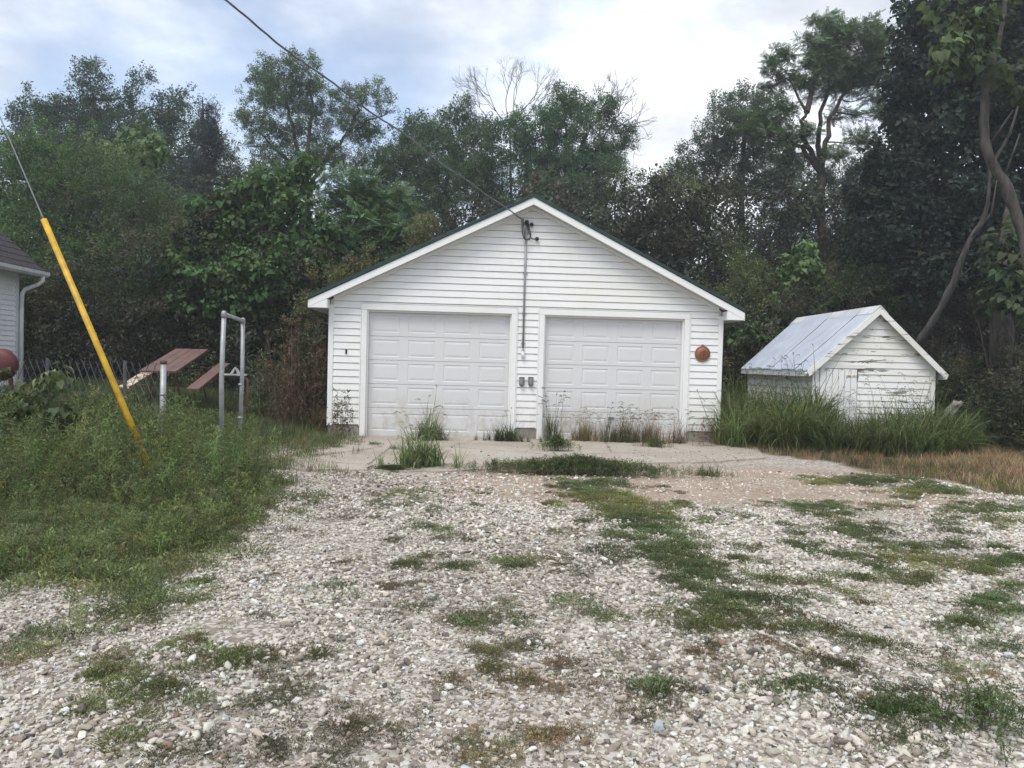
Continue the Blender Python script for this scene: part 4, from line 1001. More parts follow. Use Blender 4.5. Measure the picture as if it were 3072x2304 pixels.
b.build('branches', M['bark'], root); pts_ = np.array(pts_) + l_; n_ = len(pts_)
scatter('crown', pts_, np.array(rts), R.uniform(.7, 1.1, n_), vary(BLUEG, n_, .2, .05), PR['needle'], root)
tree('airy_tree', 'tall airy tree with sky showing through, left of the garage', 31, [(935, 1000), (932, 760), (915, 530)],
     [(830, 215, 80, 45), (900, 185, 60, 35), (770, 275, 60, 60), (850, 290, 80, 70), (925, 270, 70, 70), (740, 360, 50, 40), (800, 390, 80, 60), (900, 390, 90, 70), (1000, 330, 70, 50), (1050, 290, 50, 40), (1120, 285, 60, 45), (1160, 330, 40, 35), (1060, 380, 70, 50), (1120, 400, 60, 40), (960, 470, 90, 60), (820, 480, 80, 50), (760, 440, 40, 30), (880, 570, 90, 60), (1040, 480, 70, 50), (780, 560, 70, 60), (690, 500, 60, 60), (720, 600, 60, 60)],
     'broad', (.070, .090, .054), 1.25, .62, .30, .42, twigs=7, limbs=[[(912, 520), (870, 364), (858, 294), (852, 206)], [(925, 560), (964, 488), (1034, 411), (1075, 376), (1175, 330)], [(915, 520), (940, 329), (934, 230)], [(915, 540), (830, 450), (760, 380)], [(1034, 411), (1070, 330), (1110, 280)]])
tree('large_leaved_tree', 'broad mass of large heart-shaped leaves left of the garage roof', 19.5, [(800, 1080), (800, 860), (810, 700)],
     [(620, 620, 60, 45), (700, 580, 70, 50), (790, 550, 80, 50), (880, 520, 60, 50), (905, 480, 35, 35), (680, 680, 90, 60), (790, 650, 100, 70), (880, 610, 70, 60), (620, 740, 80, 60), (740, 760, 110, 60), (850, 720, 80, 50), (570, 690, 50, 50), (640, 820, 90, 60), (780, 830, 110, 60), (560, 800, 80, 70), (700, 900, 110, 60), (850, 800, 90, 60), (930, 760, 80, 60), (880, 880, 90, 60), (960, 680, 60, 50), (580, 900, 90, 60)],
     'heart', (.052, .082, .034), 2.6, .60, .13, .25)
tree('locust_tree', 'feathery pale green locust beside the garage roof', 20.5, [(1080, 1080), (1075, 880), (1070, 700)],
     [(1040, 555, 80, 45), (1110, 560, 60, 40), (1000, 620, 60, 50), (1090, 620, 90, 50), (1160, 640, 80, 45), (1210, 690, 80, 45), (1110, 700, 110, 60), (1020, 700, 70, 50), (1150, 770, 110, 50), (1040, 790, 90, 50), (1250, 740, 60, 40), (1190, 590, 50, 40)],
     'frond', (.085, .120, .070), 2.2, .8, .12, .30, flatten=.7)
tree('brown_shrub', 'brownish yellow shrub against the left slope of the garage roof', 18.2, [(1130, 1180), (1130, 980)],
     [(1260, 700, 50, 45), (1200, 740, 70, 45), (1140, 790, 70, 50), (1290, 660, 40, 40), (1050, 830, 80, 60), (980, 860, 70, 60), (1100, 880, 90, 60), (930, 930, 80, 60)], 'shrub', (.105, .095, .05), 1.1, .85, .08, .34, cat='shrub')
tree('green_tree', 'leafy green tree with thin top behind the left half of the garage roof', 34, [(1330, 1000), (1330, 700), (1350, 450)],
     [(1390, 325, 45, 35), (1340, 370, 80, 55), (1250, 390, 60, 45), (1430, 390, 70, 50), (1200, 420, 50, 40), (1290, 460, 100, 70), (1420, 470, 100, 70), (1220, 530, 100, 80), (1360, 560, 120, 80), (1480, 520, 70, 70), (1150, 480, 70, 60), (1120, 570, 90, 70), (1480, 620, 90, 70), (1250, 640, 120, 70)],
     'broad', (.060, .086, .050), 1.7, .8, .26, .36)
tree('spreading_tree', 'spreading green tree behind the garage roof peak', 32, [(1690, 1000), (1690, 700), (1720, 520), (1760, 400)],
     [(1560, 370, 60, 40), (1500, 390, 50, 35), (1690, 300, 60, 35), (1760, 320, 70, 45), (1640, 350, 60, 45), (1830, 340, 50, 60), (1720, 390, 110, 60), (1620, 430, 80, 60), (1850, 440, 60, 45), (1880, 410, 35, 40), (1740, 480, 120, 70), (1600, 520, 90, 70), (1820, 510, 70, 60), (1680, 580, 130, 70), (1560, 450, 60, 60), (1790, 600, 80, 60)],
     'broad', (.058, .086, .052), 1.9, .8, .28, .34, twigs=6, limbs=[[(1700, 600), (1650, 450), (1620, 350)], [(1710, 560), (1790, 450), (1850, 350)], [(1700, 560), (1700, 420), (1690, 300)], [(1760, 480), (1850, 440), (1890, 430)]])
tree('olive_tree', 'low olive-green tree right of the garage roof peak', 27, [(1990, 1050), (1985, 850), (1985, 680)],
     [(1890, 570, 70, 45), (1970, 545, 80, 40), (2060, 560, 70, 45), (1900, 650, 90, 60), (2010, 640, 100, 60), (2110, 640, 70, 60), (1960, 740, 120, 60), (2080, 740, 100, 70), (2180, 700, 60, 60)],
     'small', (.090, .094, .044), 1.5, .9, .18, .32)
tree('round_tree', 'rounded dark tree right of the gap in the treeline', 33, [(2230, 1050), (2225, 750), (2225, 520), (2235, 400)],
     [(2240, 290, 60, 40), (2180, 320, 60, 45), (2290, 330, 70, 50), (2230, 370, 90, 55), (2140, 400, 60, 45), (2320, 420, 70, 55), (2090, 460, 60, 45), (2200, 460, 100, 60), (2040, 520, 60, 45), (2130, 540, 100, 60), (2270, 540, 110, 70), (2360, 520, 70, 60), (2000, 560, 50, 40)],
     'broad', (.052, .070, .050), 1.7, .8, .26, .35)
lt = tree('tall_locust', 'tall open locust tree with forked dark trunk behind the shed', 28, [(2470, 1100), (2468, 800), (2464, 560), (2464, 480)],
     [(2600, 60, 50, 35), (2540, 75, 70, 35), (2480, 70, 50, 30), (2640, 110, 45, 35), (2570, 120, 80, 40), (2490, 140, 70, 40), (2430, 130, 40, 30), (2610, 170, 70, 40), (2520, 190, 80, 45), (2440, 200, 60, 40), (2345, 160, 40, 30), (2320, 195, 35, 30), (2400, 240, 60, 35), (2480, 260, 70, 40), (2570, 250, 70, 40), (2640, 220, 40, 40), (2620, 290, 50, 30), (2350, 320, 45, 30), (2290, 360, 70, 30), (2540, 350, 60, 30), (2400, 400, 60, 30), (2580, 420, 60, 30), (2330, 250, 40, 30), (2280, 400, 60, 30), (2650, 330, 50, 30), (2680, 260, 40, 30), (2500, 470, 60, 30), (2360, 470, 60, 30)],
     'frond', (.066, .090, .054), 2.2, .66, .34, .34, flatten=.7, twigs=6, limbs=[[(2464, 490), (2425, 440), (2404, 386), (2416, 338), (2374, 241), (2313, 223)], [(2464, 490), (2452, 420), (2458, 338), (2494, 241), (2500, 151), (2518, 72)], [(2464, 500), (2478, 430), (2500, 338), (2543, 259), (2603, 193), (2657, 175)], [(2464, 510), (2400, 440), (2338, 386), (2271, 380)], [(2416, 338), (2450, 230), (2460, 120)]])
tree('background_tree', 'dark grey-green tree filling in behind the tall locust trunk', 32, [(2560, 1050), (2555, 800), (2550, 640)],
     [(2420, 560, 80, 50), (2520, 540, 80, 50), (2610, 520, 80, 55), (2680, 470, 60, 50), (2380, 640, 90, 60), (2480, 640, 90, 60), (2590, 620, 90, 60), (2690, 600, 80, 60), (2430, 730, 100, 60), (2560, 730, 110, 60), (2330, 600, 70, 60)], 'broad', (.050, .062, .046), 1.6, .85, .2, .34)
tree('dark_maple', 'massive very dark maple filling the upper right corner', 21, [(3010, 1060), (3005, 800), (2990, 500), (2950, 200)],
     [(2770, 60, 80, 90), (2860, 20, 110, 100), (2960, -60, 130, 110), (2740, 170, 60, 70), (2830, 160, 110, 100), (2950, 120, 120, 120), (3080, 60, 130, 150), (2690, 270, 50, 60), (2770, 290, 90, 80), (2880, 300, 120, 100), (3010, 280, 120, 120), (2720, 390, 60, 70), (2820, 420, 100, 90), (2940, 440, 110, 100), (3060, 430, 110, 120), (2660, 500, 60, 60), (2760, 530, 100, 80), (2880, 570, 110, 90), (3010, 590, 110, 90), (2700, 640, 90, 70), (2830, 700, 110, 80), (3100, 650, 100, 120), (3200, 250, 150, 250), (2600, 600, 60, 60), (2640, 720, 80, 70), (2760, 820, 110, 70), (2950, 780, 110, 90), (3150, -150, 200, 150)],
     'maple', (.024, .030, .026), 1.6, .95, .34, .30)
tree('catalpa_sapling', 'young tree with large drooping heart-shaped leaves behind the shed roof', 22.3, [(2400, 1120), (2400, 950), (2410, 820)],
     [(2420, 745, 35, 30), (2400, 790, 45, 35), (2450, 810, 45, 35), (2340, 830, 40, 30), (2390, 860, 50, 35), (2460, 880, 50, 35), (2330, 900, 50, 30), (2400, 940, 60, 30), (2480, 930, 40, 30), (2300, 960, 35, 30)], 'heart', (.068, .098, .040), 2.4, .68, .07, .15)
tree('catalpa_shoot', 'short broad-leaved shoot between the garage and the shed', 21.4, [(2240, 1130), (2240, 1020)], [(2245, 975, 35, 25), (2225, 1010, 40, 25), (2275, 1010, 45, 22), (2300, 1040, 30, 20)], 'heart', (.060, .090, .036), 2.6, .7, .04, .1)
tree('olive_bush', 'olive small-leaved bush beyond the right eave of the garage', 22, [(2250, 1120), (2250, 950)], [(2240, 770, 60, 50), (2290, 820, 60, 50), (2210, 850, 60, 60), (2270, 900, 70, 60), (2150, 900, 50, 60), (2190, 960, 70, 50)], 'small', (.066, .076, .034), 1.3, .8, .08, .3, cat='bush')
tree('leafy_bush', 'leafy green bush above the right slope of the shed roof', 21.5, [(2590, 1120), (2590, 950)], [(2570, 810, 50, 45), (2610, 860, 60, 50), (2540, 860, 50, 45), (2650, 880, 40, 40), (2600, 920, 70, 50), (2680, 950, 50, 40)], 'small', (.050, .066, .033), 1.3, .8, .08, .3, cat='bush')
# the bare leaning trunks at the right edge
def bare(name, label, pts3, rads, mat, subs=(), leaves=None, cat='tree'):
    P3 = [P(*q) for q in pts3]; g0 = P3[0].copy(); root = thing(name, label, cat, tuple(g0)); b_ = []
    for i in range(len(P3) - 1):
        for j in range(4): b_.append(P3[i] * (1 - j / 4) + P3[i + 1] * j / 4)
    b_.append(P3[-1]); b_ = np.array(b_); sm = b_.copy(); sm[1:-1] = (b_[:-2] + b_[1:-1] * 2 + b_[2:]) / 4; rr = np.interp(np.linspace(0, len(rads) - 1, len(sm)), range(len(rads)), rads)
    rr = rr * (1 + R.normal(0, .07, len(rr))); tb2 = MB().tube(list(sm - g0), list(rr), 10); tb2.v = [tuple(np.array(v) + R.normal(0, .008, 3)) for v in tb2.v]; tb2.build('trunk', mat, root, True)
    b = MB()
    for s_ in subs:
        S = [P(*q) - g0 for q in s_[0]]; b.tube(S, list(np.linspace(s_[1], s_[1] * .35, len(S))), 7)
    if subs: b.build('branches', mat, root, True)
    if leaves:
        pp = np.concatenate([P(a_, b2, d_) + R.normal(0, .18, (n_, 3)) for a_, b2, d_, n_ in leaves]); n_ = len(pp)
        scatter('crown', pp, np.stack([R.normal(0, .4, n_), R.normal(0, .4, n_), R.uniform(0, 6.28, n_)], 1), R.uniform(.5, .9, n_), vary((.075, .105, .05), n_, .2, .06), PR['heart'], root)
    return root
bare('bent_tree', 'tall bent tree with smooth grey trunk and few leaves at the right edge', [(3140, 1330, 14.2), (3105, 900, 14.2), (3065, 690, 14.2), (3020, 560, 14.2), (2965, 470, 14.2), (2950, 400, 14.2), (2958, 260, 14.2), (2985, 170, 14.2), (3010, 60, 14.2), (3030, -120, 14.2)],
     [.11, .105, .10, .095, .09, .078, .068, .055, .042, .025], M['bark_grey'],
     [([(2958, 290, 14.2), (3010, 250, 14.0), (3060, 200, 13.8)], .045), ([(2972, 200, 14.2), (2930, 130, 14.0), (2880, 60, 13.9), (2830, 40, 13.9)], .045), ([(2985, 480, 14.2), (3030, 400, 14.4), (3060, 300, 14.5)], .04), ([(2965, 440, 14.2), (3040, 330, 13.9)], .03), ([(3010, 540, 14.2), (3060, 400, 14.0)], .03)],
     [(2880, 70, 13.9, 6), (2900, 160, 13.9, 10), (2860, 170, 13.9, 6), (2930, 40, 13.9, 6), (3060, 250, 13.8, 5), (2840, 40, 13.9, 3)])
bare('leaning_dead_trunk', 'leaning bare trunk slanting up to the right behind the shed', [(2755, 1030, 17.5), (2800, 960, 17.3), (2862, 850, 17.1), (2880, 790, 17.0), (2905, 725, 16.9), (2950, 660, 16.8), (2965, 600, 16.7), (2970, 500, 16.6)],
     [.08, .078, .072, .068, .062, .052, .042, .03], M['bark_grey'], [([(2862, 850, 17.1), (2900, 815, 17.0), (2945, 770, 16.9)], .022), ([(2905, 725, 16.9), (2975, 640, 16.6), (2992, 530, 16.5)], .035)])
bare('vine_clad_trunk', 'thick rough tree trunk hung with vines at the right edge', [(3020, 1290, 16.2), (3010, 1050, 16.3), (3008, 850, 16.6), (3020, 700, 17.2), (3030, 600, 18.0)], [.28, .20, .17, .13, .06], M['bark'],
     [([(2970, 1150, 15.8), (2975, 1000, 15.9), (2965, 900, 16.0), (2990, 700, 16.1)], .035), ([(2985, 1200, 15.8), (2950, 1040, 15.7), (2935, 960, 15.7)], .02), ([(3040, 1100, 15.8), (3060, 900, 15.9), (3040, 760, 16.0)], .035)],
     [(3050, 830, 15.4, 16), (3020, 760, 15.5, 12), (3060, 910, 15.3, 14), (2990, 860, 15.5, 6), (3080, 720, 15.5, 12)])
# bare dead crowns against the sky
def grow(b, p_, dr, L_, r_, depth, l_):
    q = p_ + dr * L_; mid = (p_ + q) / 2 + R.normal(0, .05 * L_, 3); b.tube([p_ - l_, mid - l_, q - l_], [r_, r_ * .85, r_ * .7], 5, False)
    if depth == 0: return
    for k_ in range(2 if R.rand() < .55 else 3):
        nd = dr + R.normal(0, .42, 3) * np.array([1, .8, .8]); nd[2] += .12; nd /= np.linalg.norm(nd); grow(b, q, nd, L_ * R.uniform(.62, .86), r_ * .66, depth - 1, l_)
def dead(name, label, base, d, L_, r_, depth, dirs):
    g0 = P(base[0], 1080, d); g0[2] = 0; top_ = P(base[0], base[1], d); root = thing(name, label, 'tree', tuple(g0))
    MB().tube([np.zeros(3), (top_ - g0) * .5 + R.normal(0, .15, 3), top_ - g0], [.13, .08, .035], 8).build('trunk', M['twig'], root, True); b = MB()
    for dx, dz in dirs: v = np.array([dx, R.normal(0, .25), dz]); grow(b, top_, v / np.linalg.norm(v), L_, r_, depth, g0)
    b.build('branches', M['twig'], root)
dead('dead_tree', 'leafless pale dead treetop spreading above the garage roof, left one', (1530, 385), 33.5, .92, .026, 5, [(-.75, .8), (-.25, 1), (.15, 1), (.5, .9), (.9, .6), (-1, .3)])
dead('bare_tree', 'leafless dead branches sticking out of the spreading tree, right one', (1800, 385), 31.5, .88, .03, 4, [(.15, 1.1), (.5, 1.0), (.85, .6), (1.0, .2), (1.1, -.1)])

# deep dark woods closing the view behind all these trees: one mass
n_ = 7500; x_ = R.uniform(-34, 34, n_); y_ = R.uniform(25, 42, n_); hm = 5.2 + 1.8 * noise(np.stack([x_, y_], 1), .18) * 2; z_ = .2 + R.rand(n_) * (hm - .2)
pw_ = np.stack([x_, y_, z_], 1); keep = noise(pw_, .35) > .30; pw_ = pw_[keep]; n_ = len(pw_)
o = scatter('woodland', pw_, np.stack([R.normal(0, .5, n_), R.normal(0, .5, n_), R.uniform(0, 6.28, n_)], 1), R.uniform(.7, 1.35, n_), vary((.075, .082, .060), n_, .3, .10), PR['wood'])
tag(o, 'dark dense woods closing the view behind the trees', 'woods', kind='stuff')
# low brush at the foot of the woods, left and right
def brush(name, label, n_, xr, yr, h, c_, kind='shrub'):
    x_ = R.uniform(*xr, n_); y_ = R.uniform(*yr, n_); z_ = HGT(x_, y_) + .15 + R.rand(n_) ** 1.3 * h * (.5 + noise(np.stack([x_, y_], 1), .4)); p_ = np.stack([x_, y_, z_], 1); p_ = p_[noise(p_, .6) > .33]; n_ = len(p_)
    o_ = scatter(name, p_, rand_rot(n_, .5), R.uniform(.8, 1.5, n_), vary(c_, n_, .3, .10), PR[kind]); tag(o_, label, 'brush', kind='stuff')
brush('undergrowth', 'dark undergrowth below the left trees', 3600, (-22, -3.6), (18.8, 25), 4.2, (.095, .098, .066), 'small')
brush('undergrowth', 'dark undergrowth below the trees behind the shed', 3000, (4.8, 22), (20.8, 26), 3.8, (.090, .092, .062), 'small')
brush('undergrowth', 'weedy brush right of the shed', 900, (9.7, 16), (14.2, 19), 1.3, (.070, .078, .046), 'shrub')

# ================================================================== gravel
def in_view(p_, mx_=420, my_=160):
    q = p_ - CAMP; d_ = q @ _f; px = 1536 + FPX * (q @ _r) / d_; py = 1152 - FPX * (q @ _u) / d_
    return (d_ > .5) & (px > -mx_) & (px < 3072 + mx_) & (py < 2304 + my_)
def cover_density(pts2):
    return noise(pts2, 1.1)
pal = np.array([(.70, .66, .595), (.59, .545, .475), (.44, .395, .33), (.30, .265, .22), (.20, .18, .157), (.09, .09, .092), (.25, .17, .125), (.50, .52, .55)])
def make_gravel(n_, y0, y1, rmed, sig, rmin, rmax):
    x_ = R.uniform(-1, 1, n_) * (1.9 + .80 * y1); y_ = R.uniform(y0, y1, n_); p2 = np.stack([x_, y_], 1)
    ok = (np.abs(x_) < 1.3 + .76 * y_) & ~(inpoly(p2, LEFT_VEG) & (R.rand(n_) < edge_in(p2, LEFT_VEG, 12) / 1.5)) & ~inpoly(p2, DRY) & ~inpoly(p2 + .5 * (np.stack([noise(p2, 1.7), noise(p2 + 9, 1.7)], 1) - .5), APRON)
    dd_ = np.hypot((x_ - dirt_c[0]) / 3.4, (y_ - dirt_c[1]) / 1.9); ok &= R.rand(n_) < .34 + .66 * sstep((dd_ - .70) / .6)
    pc = GP(690, 1885)[:2]; ok &= np.hypot((x_ - pc[0]) / .34, (y_ - pc[1]) / .26) + .5 * (noise(p2, 6) - .5) > .8      # bare sandy pocket
    ok &= R.rand(n_) < .60 + .7 * noise(p2, 1.6)
    p2 = p2[ok]; n_ = len(p2); r_ = np.clip(np.exp(R.normal(math.log(rmed), sig, n_)), rmin, rmax) * (.8 + .45 * noise(p2, .8))
    z_ = HGT(p2[:, 0], p2[:, 1]) + r_ * R.uniform(.05, .4, n_)
    wh = np.clip(.60 + .045 * p2[:, 0] + .8 * (noise(p2, .55) - .5) + .5 * (noise(p2, 1.9) - .5), .18, .97)
    pr = np.stack([.62 * wh, .30 * wh + .05, .22 + 0 * wh, .30 * (1 - wh), .22 * (1 - wh), .014 + 0 * wh, .018 * (1 - wh), .02 + 0 * wh], 1); pr /= pr.sum(1)[:, None]
    ix = (R.rand(n_)[:, None] > pr.cumsum(1)).sum(1).clip(0, 7); c_ = np.clip(pal[ix] * np.exp(R.normal(0, .13, (n_, 1))) * np.exp(R.normal(0, .02, (n_, 3))), .02, .74)
    s_ = r_[:, None] * np.exp(R.normal(0, .14, (n_, 3)))
    return np.stack([p2[:, 0], p2[:, 1], z_], 1), rand_rot(n_, .5), s_, c_
GV = [make_gravel(95000, 2.3, 5.0, .0086, .52, .0038, .029), make_gravel(80000, 5.0, 8.0, .0115, .42, .0055, .027), make_gravel(42000, 8.0, 11.0, .0140, .35, .0075, .027)]
p_, rt_, s_, c_ = [np.concatenate([g_[i] for g_ in GV]) for i in range(4)]
q2 = R.uniform(0, 1, (9000, 2)) * np.array([9.6, 4.6]) + np.array([-4.6, 9.4]); e2 = inpoly(q2, APRON); q2 = q2[e2]
fd = np.array([min(np.hypot(a_[0] - q_[0], a_[1] - q_[1]) for q_ in fr[::3]) for a_ in q2]); q2 = q2[R.rand(len(q2)) < .05 + .95 * np.exp(-fd / .45) * (.3 + noise(q2, 1.5))]; n_ = len(q2)
r_ = np.clip(np.exp(R.normal(math.log(.011), .35, n_)), .006, .025)
p_ = np.concatenate([p_, np.stack([q2[:, 0], q2[:, 1], .028 + r_ * .3], 1)]); rt_ = np.concatenate([rt_, rand_rot(n_, .5)]); s_ = np.concatenate([s_, np.repeat(r_[:, None], 3, 1)]); c_ = np.concatenate([c_, pal[R.choice([0, 1, 2, 3], n_)] * .9])
k_ = in_view(p_); o = scatter('gravel', p_[k_], rt_[k_], s_[k_], c_[k_], PR['stone']); tag(o, 'white and tan limestone gravel on the drive', 'gravel', kind='stuff')

# ================================================================== low plants
def ell(px, py, rx, ry, n_):
    a_ = R.uniform(0, 6.283, n_); q = np.sqrt(R.rand(n_)) * np.exp(R.normal(0, .22, n_)); return [GP(px + rx * q_ * math.cos(t_), max(py + ry * q_ * math.sin(t_), 1300))[:2] for q_, t_ in zip(q, a_)]
def ground_cover(name, label, patches, per, c_, kind='cover', sc_=1.0, cat='ground cover', cut=.29):
    P2 = []
    for pt_ in patches:
        px, py, rx, ry = pt_[:4]; k1 = pt_[4] if len(pt_) > 4 else 1.0
        a0, a1, b0, b1 = GP(px - rx, py), GP(px + rx, py), GP(px, py - ry), GP(px, py + ry); area = math.pi / 4 * np.linalg.norm(a1 - a0) * np.linalg.norm(b1 - b0)
        for c2 in ell(px, py, rx * 1.12, ry * 1.12, max(2, int(area * per * k1 / 9))):
            if noise(np.array(c2), 2.4) < cut: continue
            P2 += list(np.array(c2) + R.normal(0, R.uniform(.03, .10), (R.randint(3, 14), 2)) * np.array([1.2, 1.0]))
    P2 = np.array(P2); n_ = len(P2); ap = inpoly(P2, APRON); z_ = np.where(ap, .028, HGT(P2[:, 0], P2[:, 1]))
    o_ = scatter(name, np.stack([P2[:, 0], P2[:, 1], z_], 1), np.stack([R.normal(0, .1, n_), R.normal(0, .1, n_), R.uniform(0, 6.28, n_)], 1), R.uniform(.35, 1.0, n_) * sc_, vary(c_, n_, .28, .10) * (.8 + .5 * noise(P2, 1.7))[:, None] * (1 + (noise(P2 + 20, 1.2) - .45)[:, None].clip(0, 1) * np.array([1.3, .7, .3])), PR[kind])
    return tag(o_, label, cat, kind='stuff')
GC = (.120, .148, .074)
ground_cover('ground_cover', 'creeping green ground cover trailing diagonally across the gravel', [(1850, 1510, 70, 24), (1930, 1560, 70, 26), (2010, 1650, 80, 30), (2090, 1715, 80, 30), (2000, 1600, 200, 90, .25), (2120, 1800, 200, 100, .2), (1792, 1465, 110, 22), (1806, 1493, 85, 22), (1900, 1535, 105, 30), (1950, 1580, 90, 30), (1986, 1625, 95, 35), (2042, 1690, 90, 32), (2130, 1740, 105, 35), (2195, 1792, 95, 30), (2083, 1875, 60, 32, .6), (2140, 1850, 60, 25, .6)], 400, GC, 'cover', .82, cut=.12)
ground_cover('ground_cover', 'creeping green ground cover in the gravel at the right', [(2700, 1640, 420, 150, .22), (2500, 1800, 420, 140, .13), (2700, 1980, 420, 160, .08), (2570, 1444, 180, 16), (2700, 1460, 110, 16), (2800, 1480, 90, 18), (2944, 1528, 70, 20), (3040, 1560, 60, 30), (2430, 1530, 50, 18), (2486, 1542, 70, 20), (2500, 1590, 70, 20), (2580, 1600, 90, 22), (2667, 1639, 90, 22), (2560, 1660, 60, 20), (2720, 1600, 50, 14), (2780, 1680, 70, 22), (2861, 1730, 110, 30), (2960, 1690, 70, 25), (2986, 1740, 80, 34), (2900, 1790, 70, 25), (2958, 1830, 80, 34), (3060, 1780, 60, 40), (2390, 1640, 50, 15), (2620, 1710, 50, 18), (2700, 1760, 40, 15), (3000, 1900, 60, 30, .7), (2880, 1860, 40, 18), (2440, 1870, 50, 25, .8), (2300, 1890, 60, 25, .8)], 270, GC, 'cover', .8)
ground_cover('ground_cover', 'small green sprigs scattered on the gravel in front of the left door', [(1500, 1600, 300, 90, .10), (1400, 1750, 350, 120, .08), (1180, 1493, 60, 16), (1250, 1480, 30, 10), (1403, 1500, 45, 12), (1250, 1562, 60, 24), (1300, 1540, 40, 14), (1250, 1690, 45, 18), (1400, 1850, 55, 20), (1480, 1850, 30, 14), (1570, 1700, 40, 12, .6), (1390, 1690, 40, 14, .6), (1340, 1610, 40, 14, .6), (1640, 1510, 40, 14, .7), (1720, 1810, 30, 20, .7), (1840, 1860, 50, 24)], 170, GC, 'cover', .75)
ground_cover('ground_cover', 'green weeds creeping over the gravel at the lower left', [(200, 1830, 260, 110, .35), (250, 2050, 260, 140, .06), (417, 1708, 120, 25), (444, 1792, 120, 40), (300, 1760, 60, 20), (240, 1850, 60, 30), (347, 1850, 60, 25), (83, 1833, 60, 30), (60, 1780, 60, 25), (560, 1770, 60, 30), (480, 1850, 60, 30), (320, 2000, 60, 30), (139, 2083, 70, 35), (440, 1960, 60, 30), (292, 2194, 80, 50), (30, 1960, 40, 40), (340, 2080, 50, 30), (560, 2000, 30, 14), (450, 2090, 60, 30, .7), (720, 1985, 40, 10), (620, 2110, 50, 20, .7)], 120, (.135, .160, .074), 'cover', .75)
ground_cover('ground_cover', 'green weeds at the lower right corner of the gravel', [(2440, 2236, 60, 30), (2570, 2195, 80, 40), (2640, 2150, 60, 30), (2700, 2120, 50, 25, .7), (2470, 2070, 30, 12), (2410, 2080, 50, 25), (2300, 2190, 50, 20), (2620, 2260, 70, 30), (2520, 2290, 60, 25), (2200, 2090, 40, 20, .7), (1930, 2080, 50, 25, .6), (1860, 2270, 25, 12)], 110, (.105, .138, .064), 'cover', .85)
rp_ = [(R.uniform(60, 3000), 1480 + 800 * R.rand() ** 1.3, R.uniform(8, 26), R.uniform(4, 9), .7) for _ in range(130)]
ground_cover('ground_cover', 'tiny brownish green sprigs dotted through the gravel', rp_, 34, (.115, .115, .065), 'cover', .5)
rp_ = [(R.uniform(900, 2950), 1560 + 740 * R.rand(), R.uniform(30, 90), R.uniform(8, 20), .5) for _ in range(26)] + [(1028, 2167, 50, 30), (1650, 2000, 80, 25), (1000, 1900, 40, 14), (2420, 2010, 70, 18)]
ground_cover('withered_sprigs', 'withered brown sprigs among the gravel', rp_, 9, (.17, .14, .095), 'cover', .5, 'withered sprigs')

def field(name, label, poly, per, c_, kind, sc_fn, cat, edge=.35, fuzz=0.0, tilt=.12, cvar=.25, ymax=None, zoff=0.0):
    lo, hi = poly.min(0), poly.max(0); hi[1] = min(hi[1], ymax or hi[1]); lo = np.maximum(lo, [-17, 0]); hi = np.minimum(hi, [17, 40])
    n_ = int((hi[0] - lo[0]) * (hi[1] - lo[1]) * per); p2 = R.uniform(0, 1, (n_, 2)) * (hi - lo) + lo
    ok = inpoly(p2 + edge * (np.stack([noise(p2, 1.4), noise(p2 + 40, 1.4)], 1) - .5) + R.normal(0, 1, p2.shape) * fuzz, poly)
    p2 = p2[ok]; s_ = sc_fn(p2); ok = s_ > .02; p2, s_ = p2[ok], s_[ok]
    p3 = np.stack([p2[:, 0], p2[:, 1], HGT(p2[:, 0], p2[:, 1]) + zoff], 1); kk = in_view(p3, 700); p3, s_ = p3[kk], s_[kk]; n_ = len(p3)
    cl = vary(c_, n_, cvar, .09) * (.7 + .6 * noise(p3, .7))[:, None]
    o_ = scatter(name, p3, np.stack([R.normal(0, tilt, n_), R.normal(0, tilt, n_), R.uniform(0, 6.28, n_)], 1), s_ * R.uniform(.7, 1.2, n_), cl, PR[kind]); return tag(o_, label, cat, kind='stuff')
def thin(p2, w_=1.5):
    e_ = edge_in(p2, LEFT_VEG, 12) / w_; nn = .5 * noise(p2, 2.0) + .5 * noise(p2 + 13, 5.5)
    return (R.rand(len(p2)) < .22 + 1.3 * e_) & (nn > .54 - .62 * e_)
def notgarage(p2):
    dx, dy = p2[:, 0] - GX, p2[:, 1] - GY; lx, ly = dx * cg + dy * sg_, -dx * sg_ + dy * cg
    return ~((np.abs(lx) < 3.85) & (ly > -.1) & (ly < 7.5))
def notshed(p2): return ~((p2[:, 0] > SHX - .08) & (p2[:, 0] < SHX + SW + .05) & (p2[:, 1] > SHY - .06) & (p2[:, 1] < SHY + SLn))
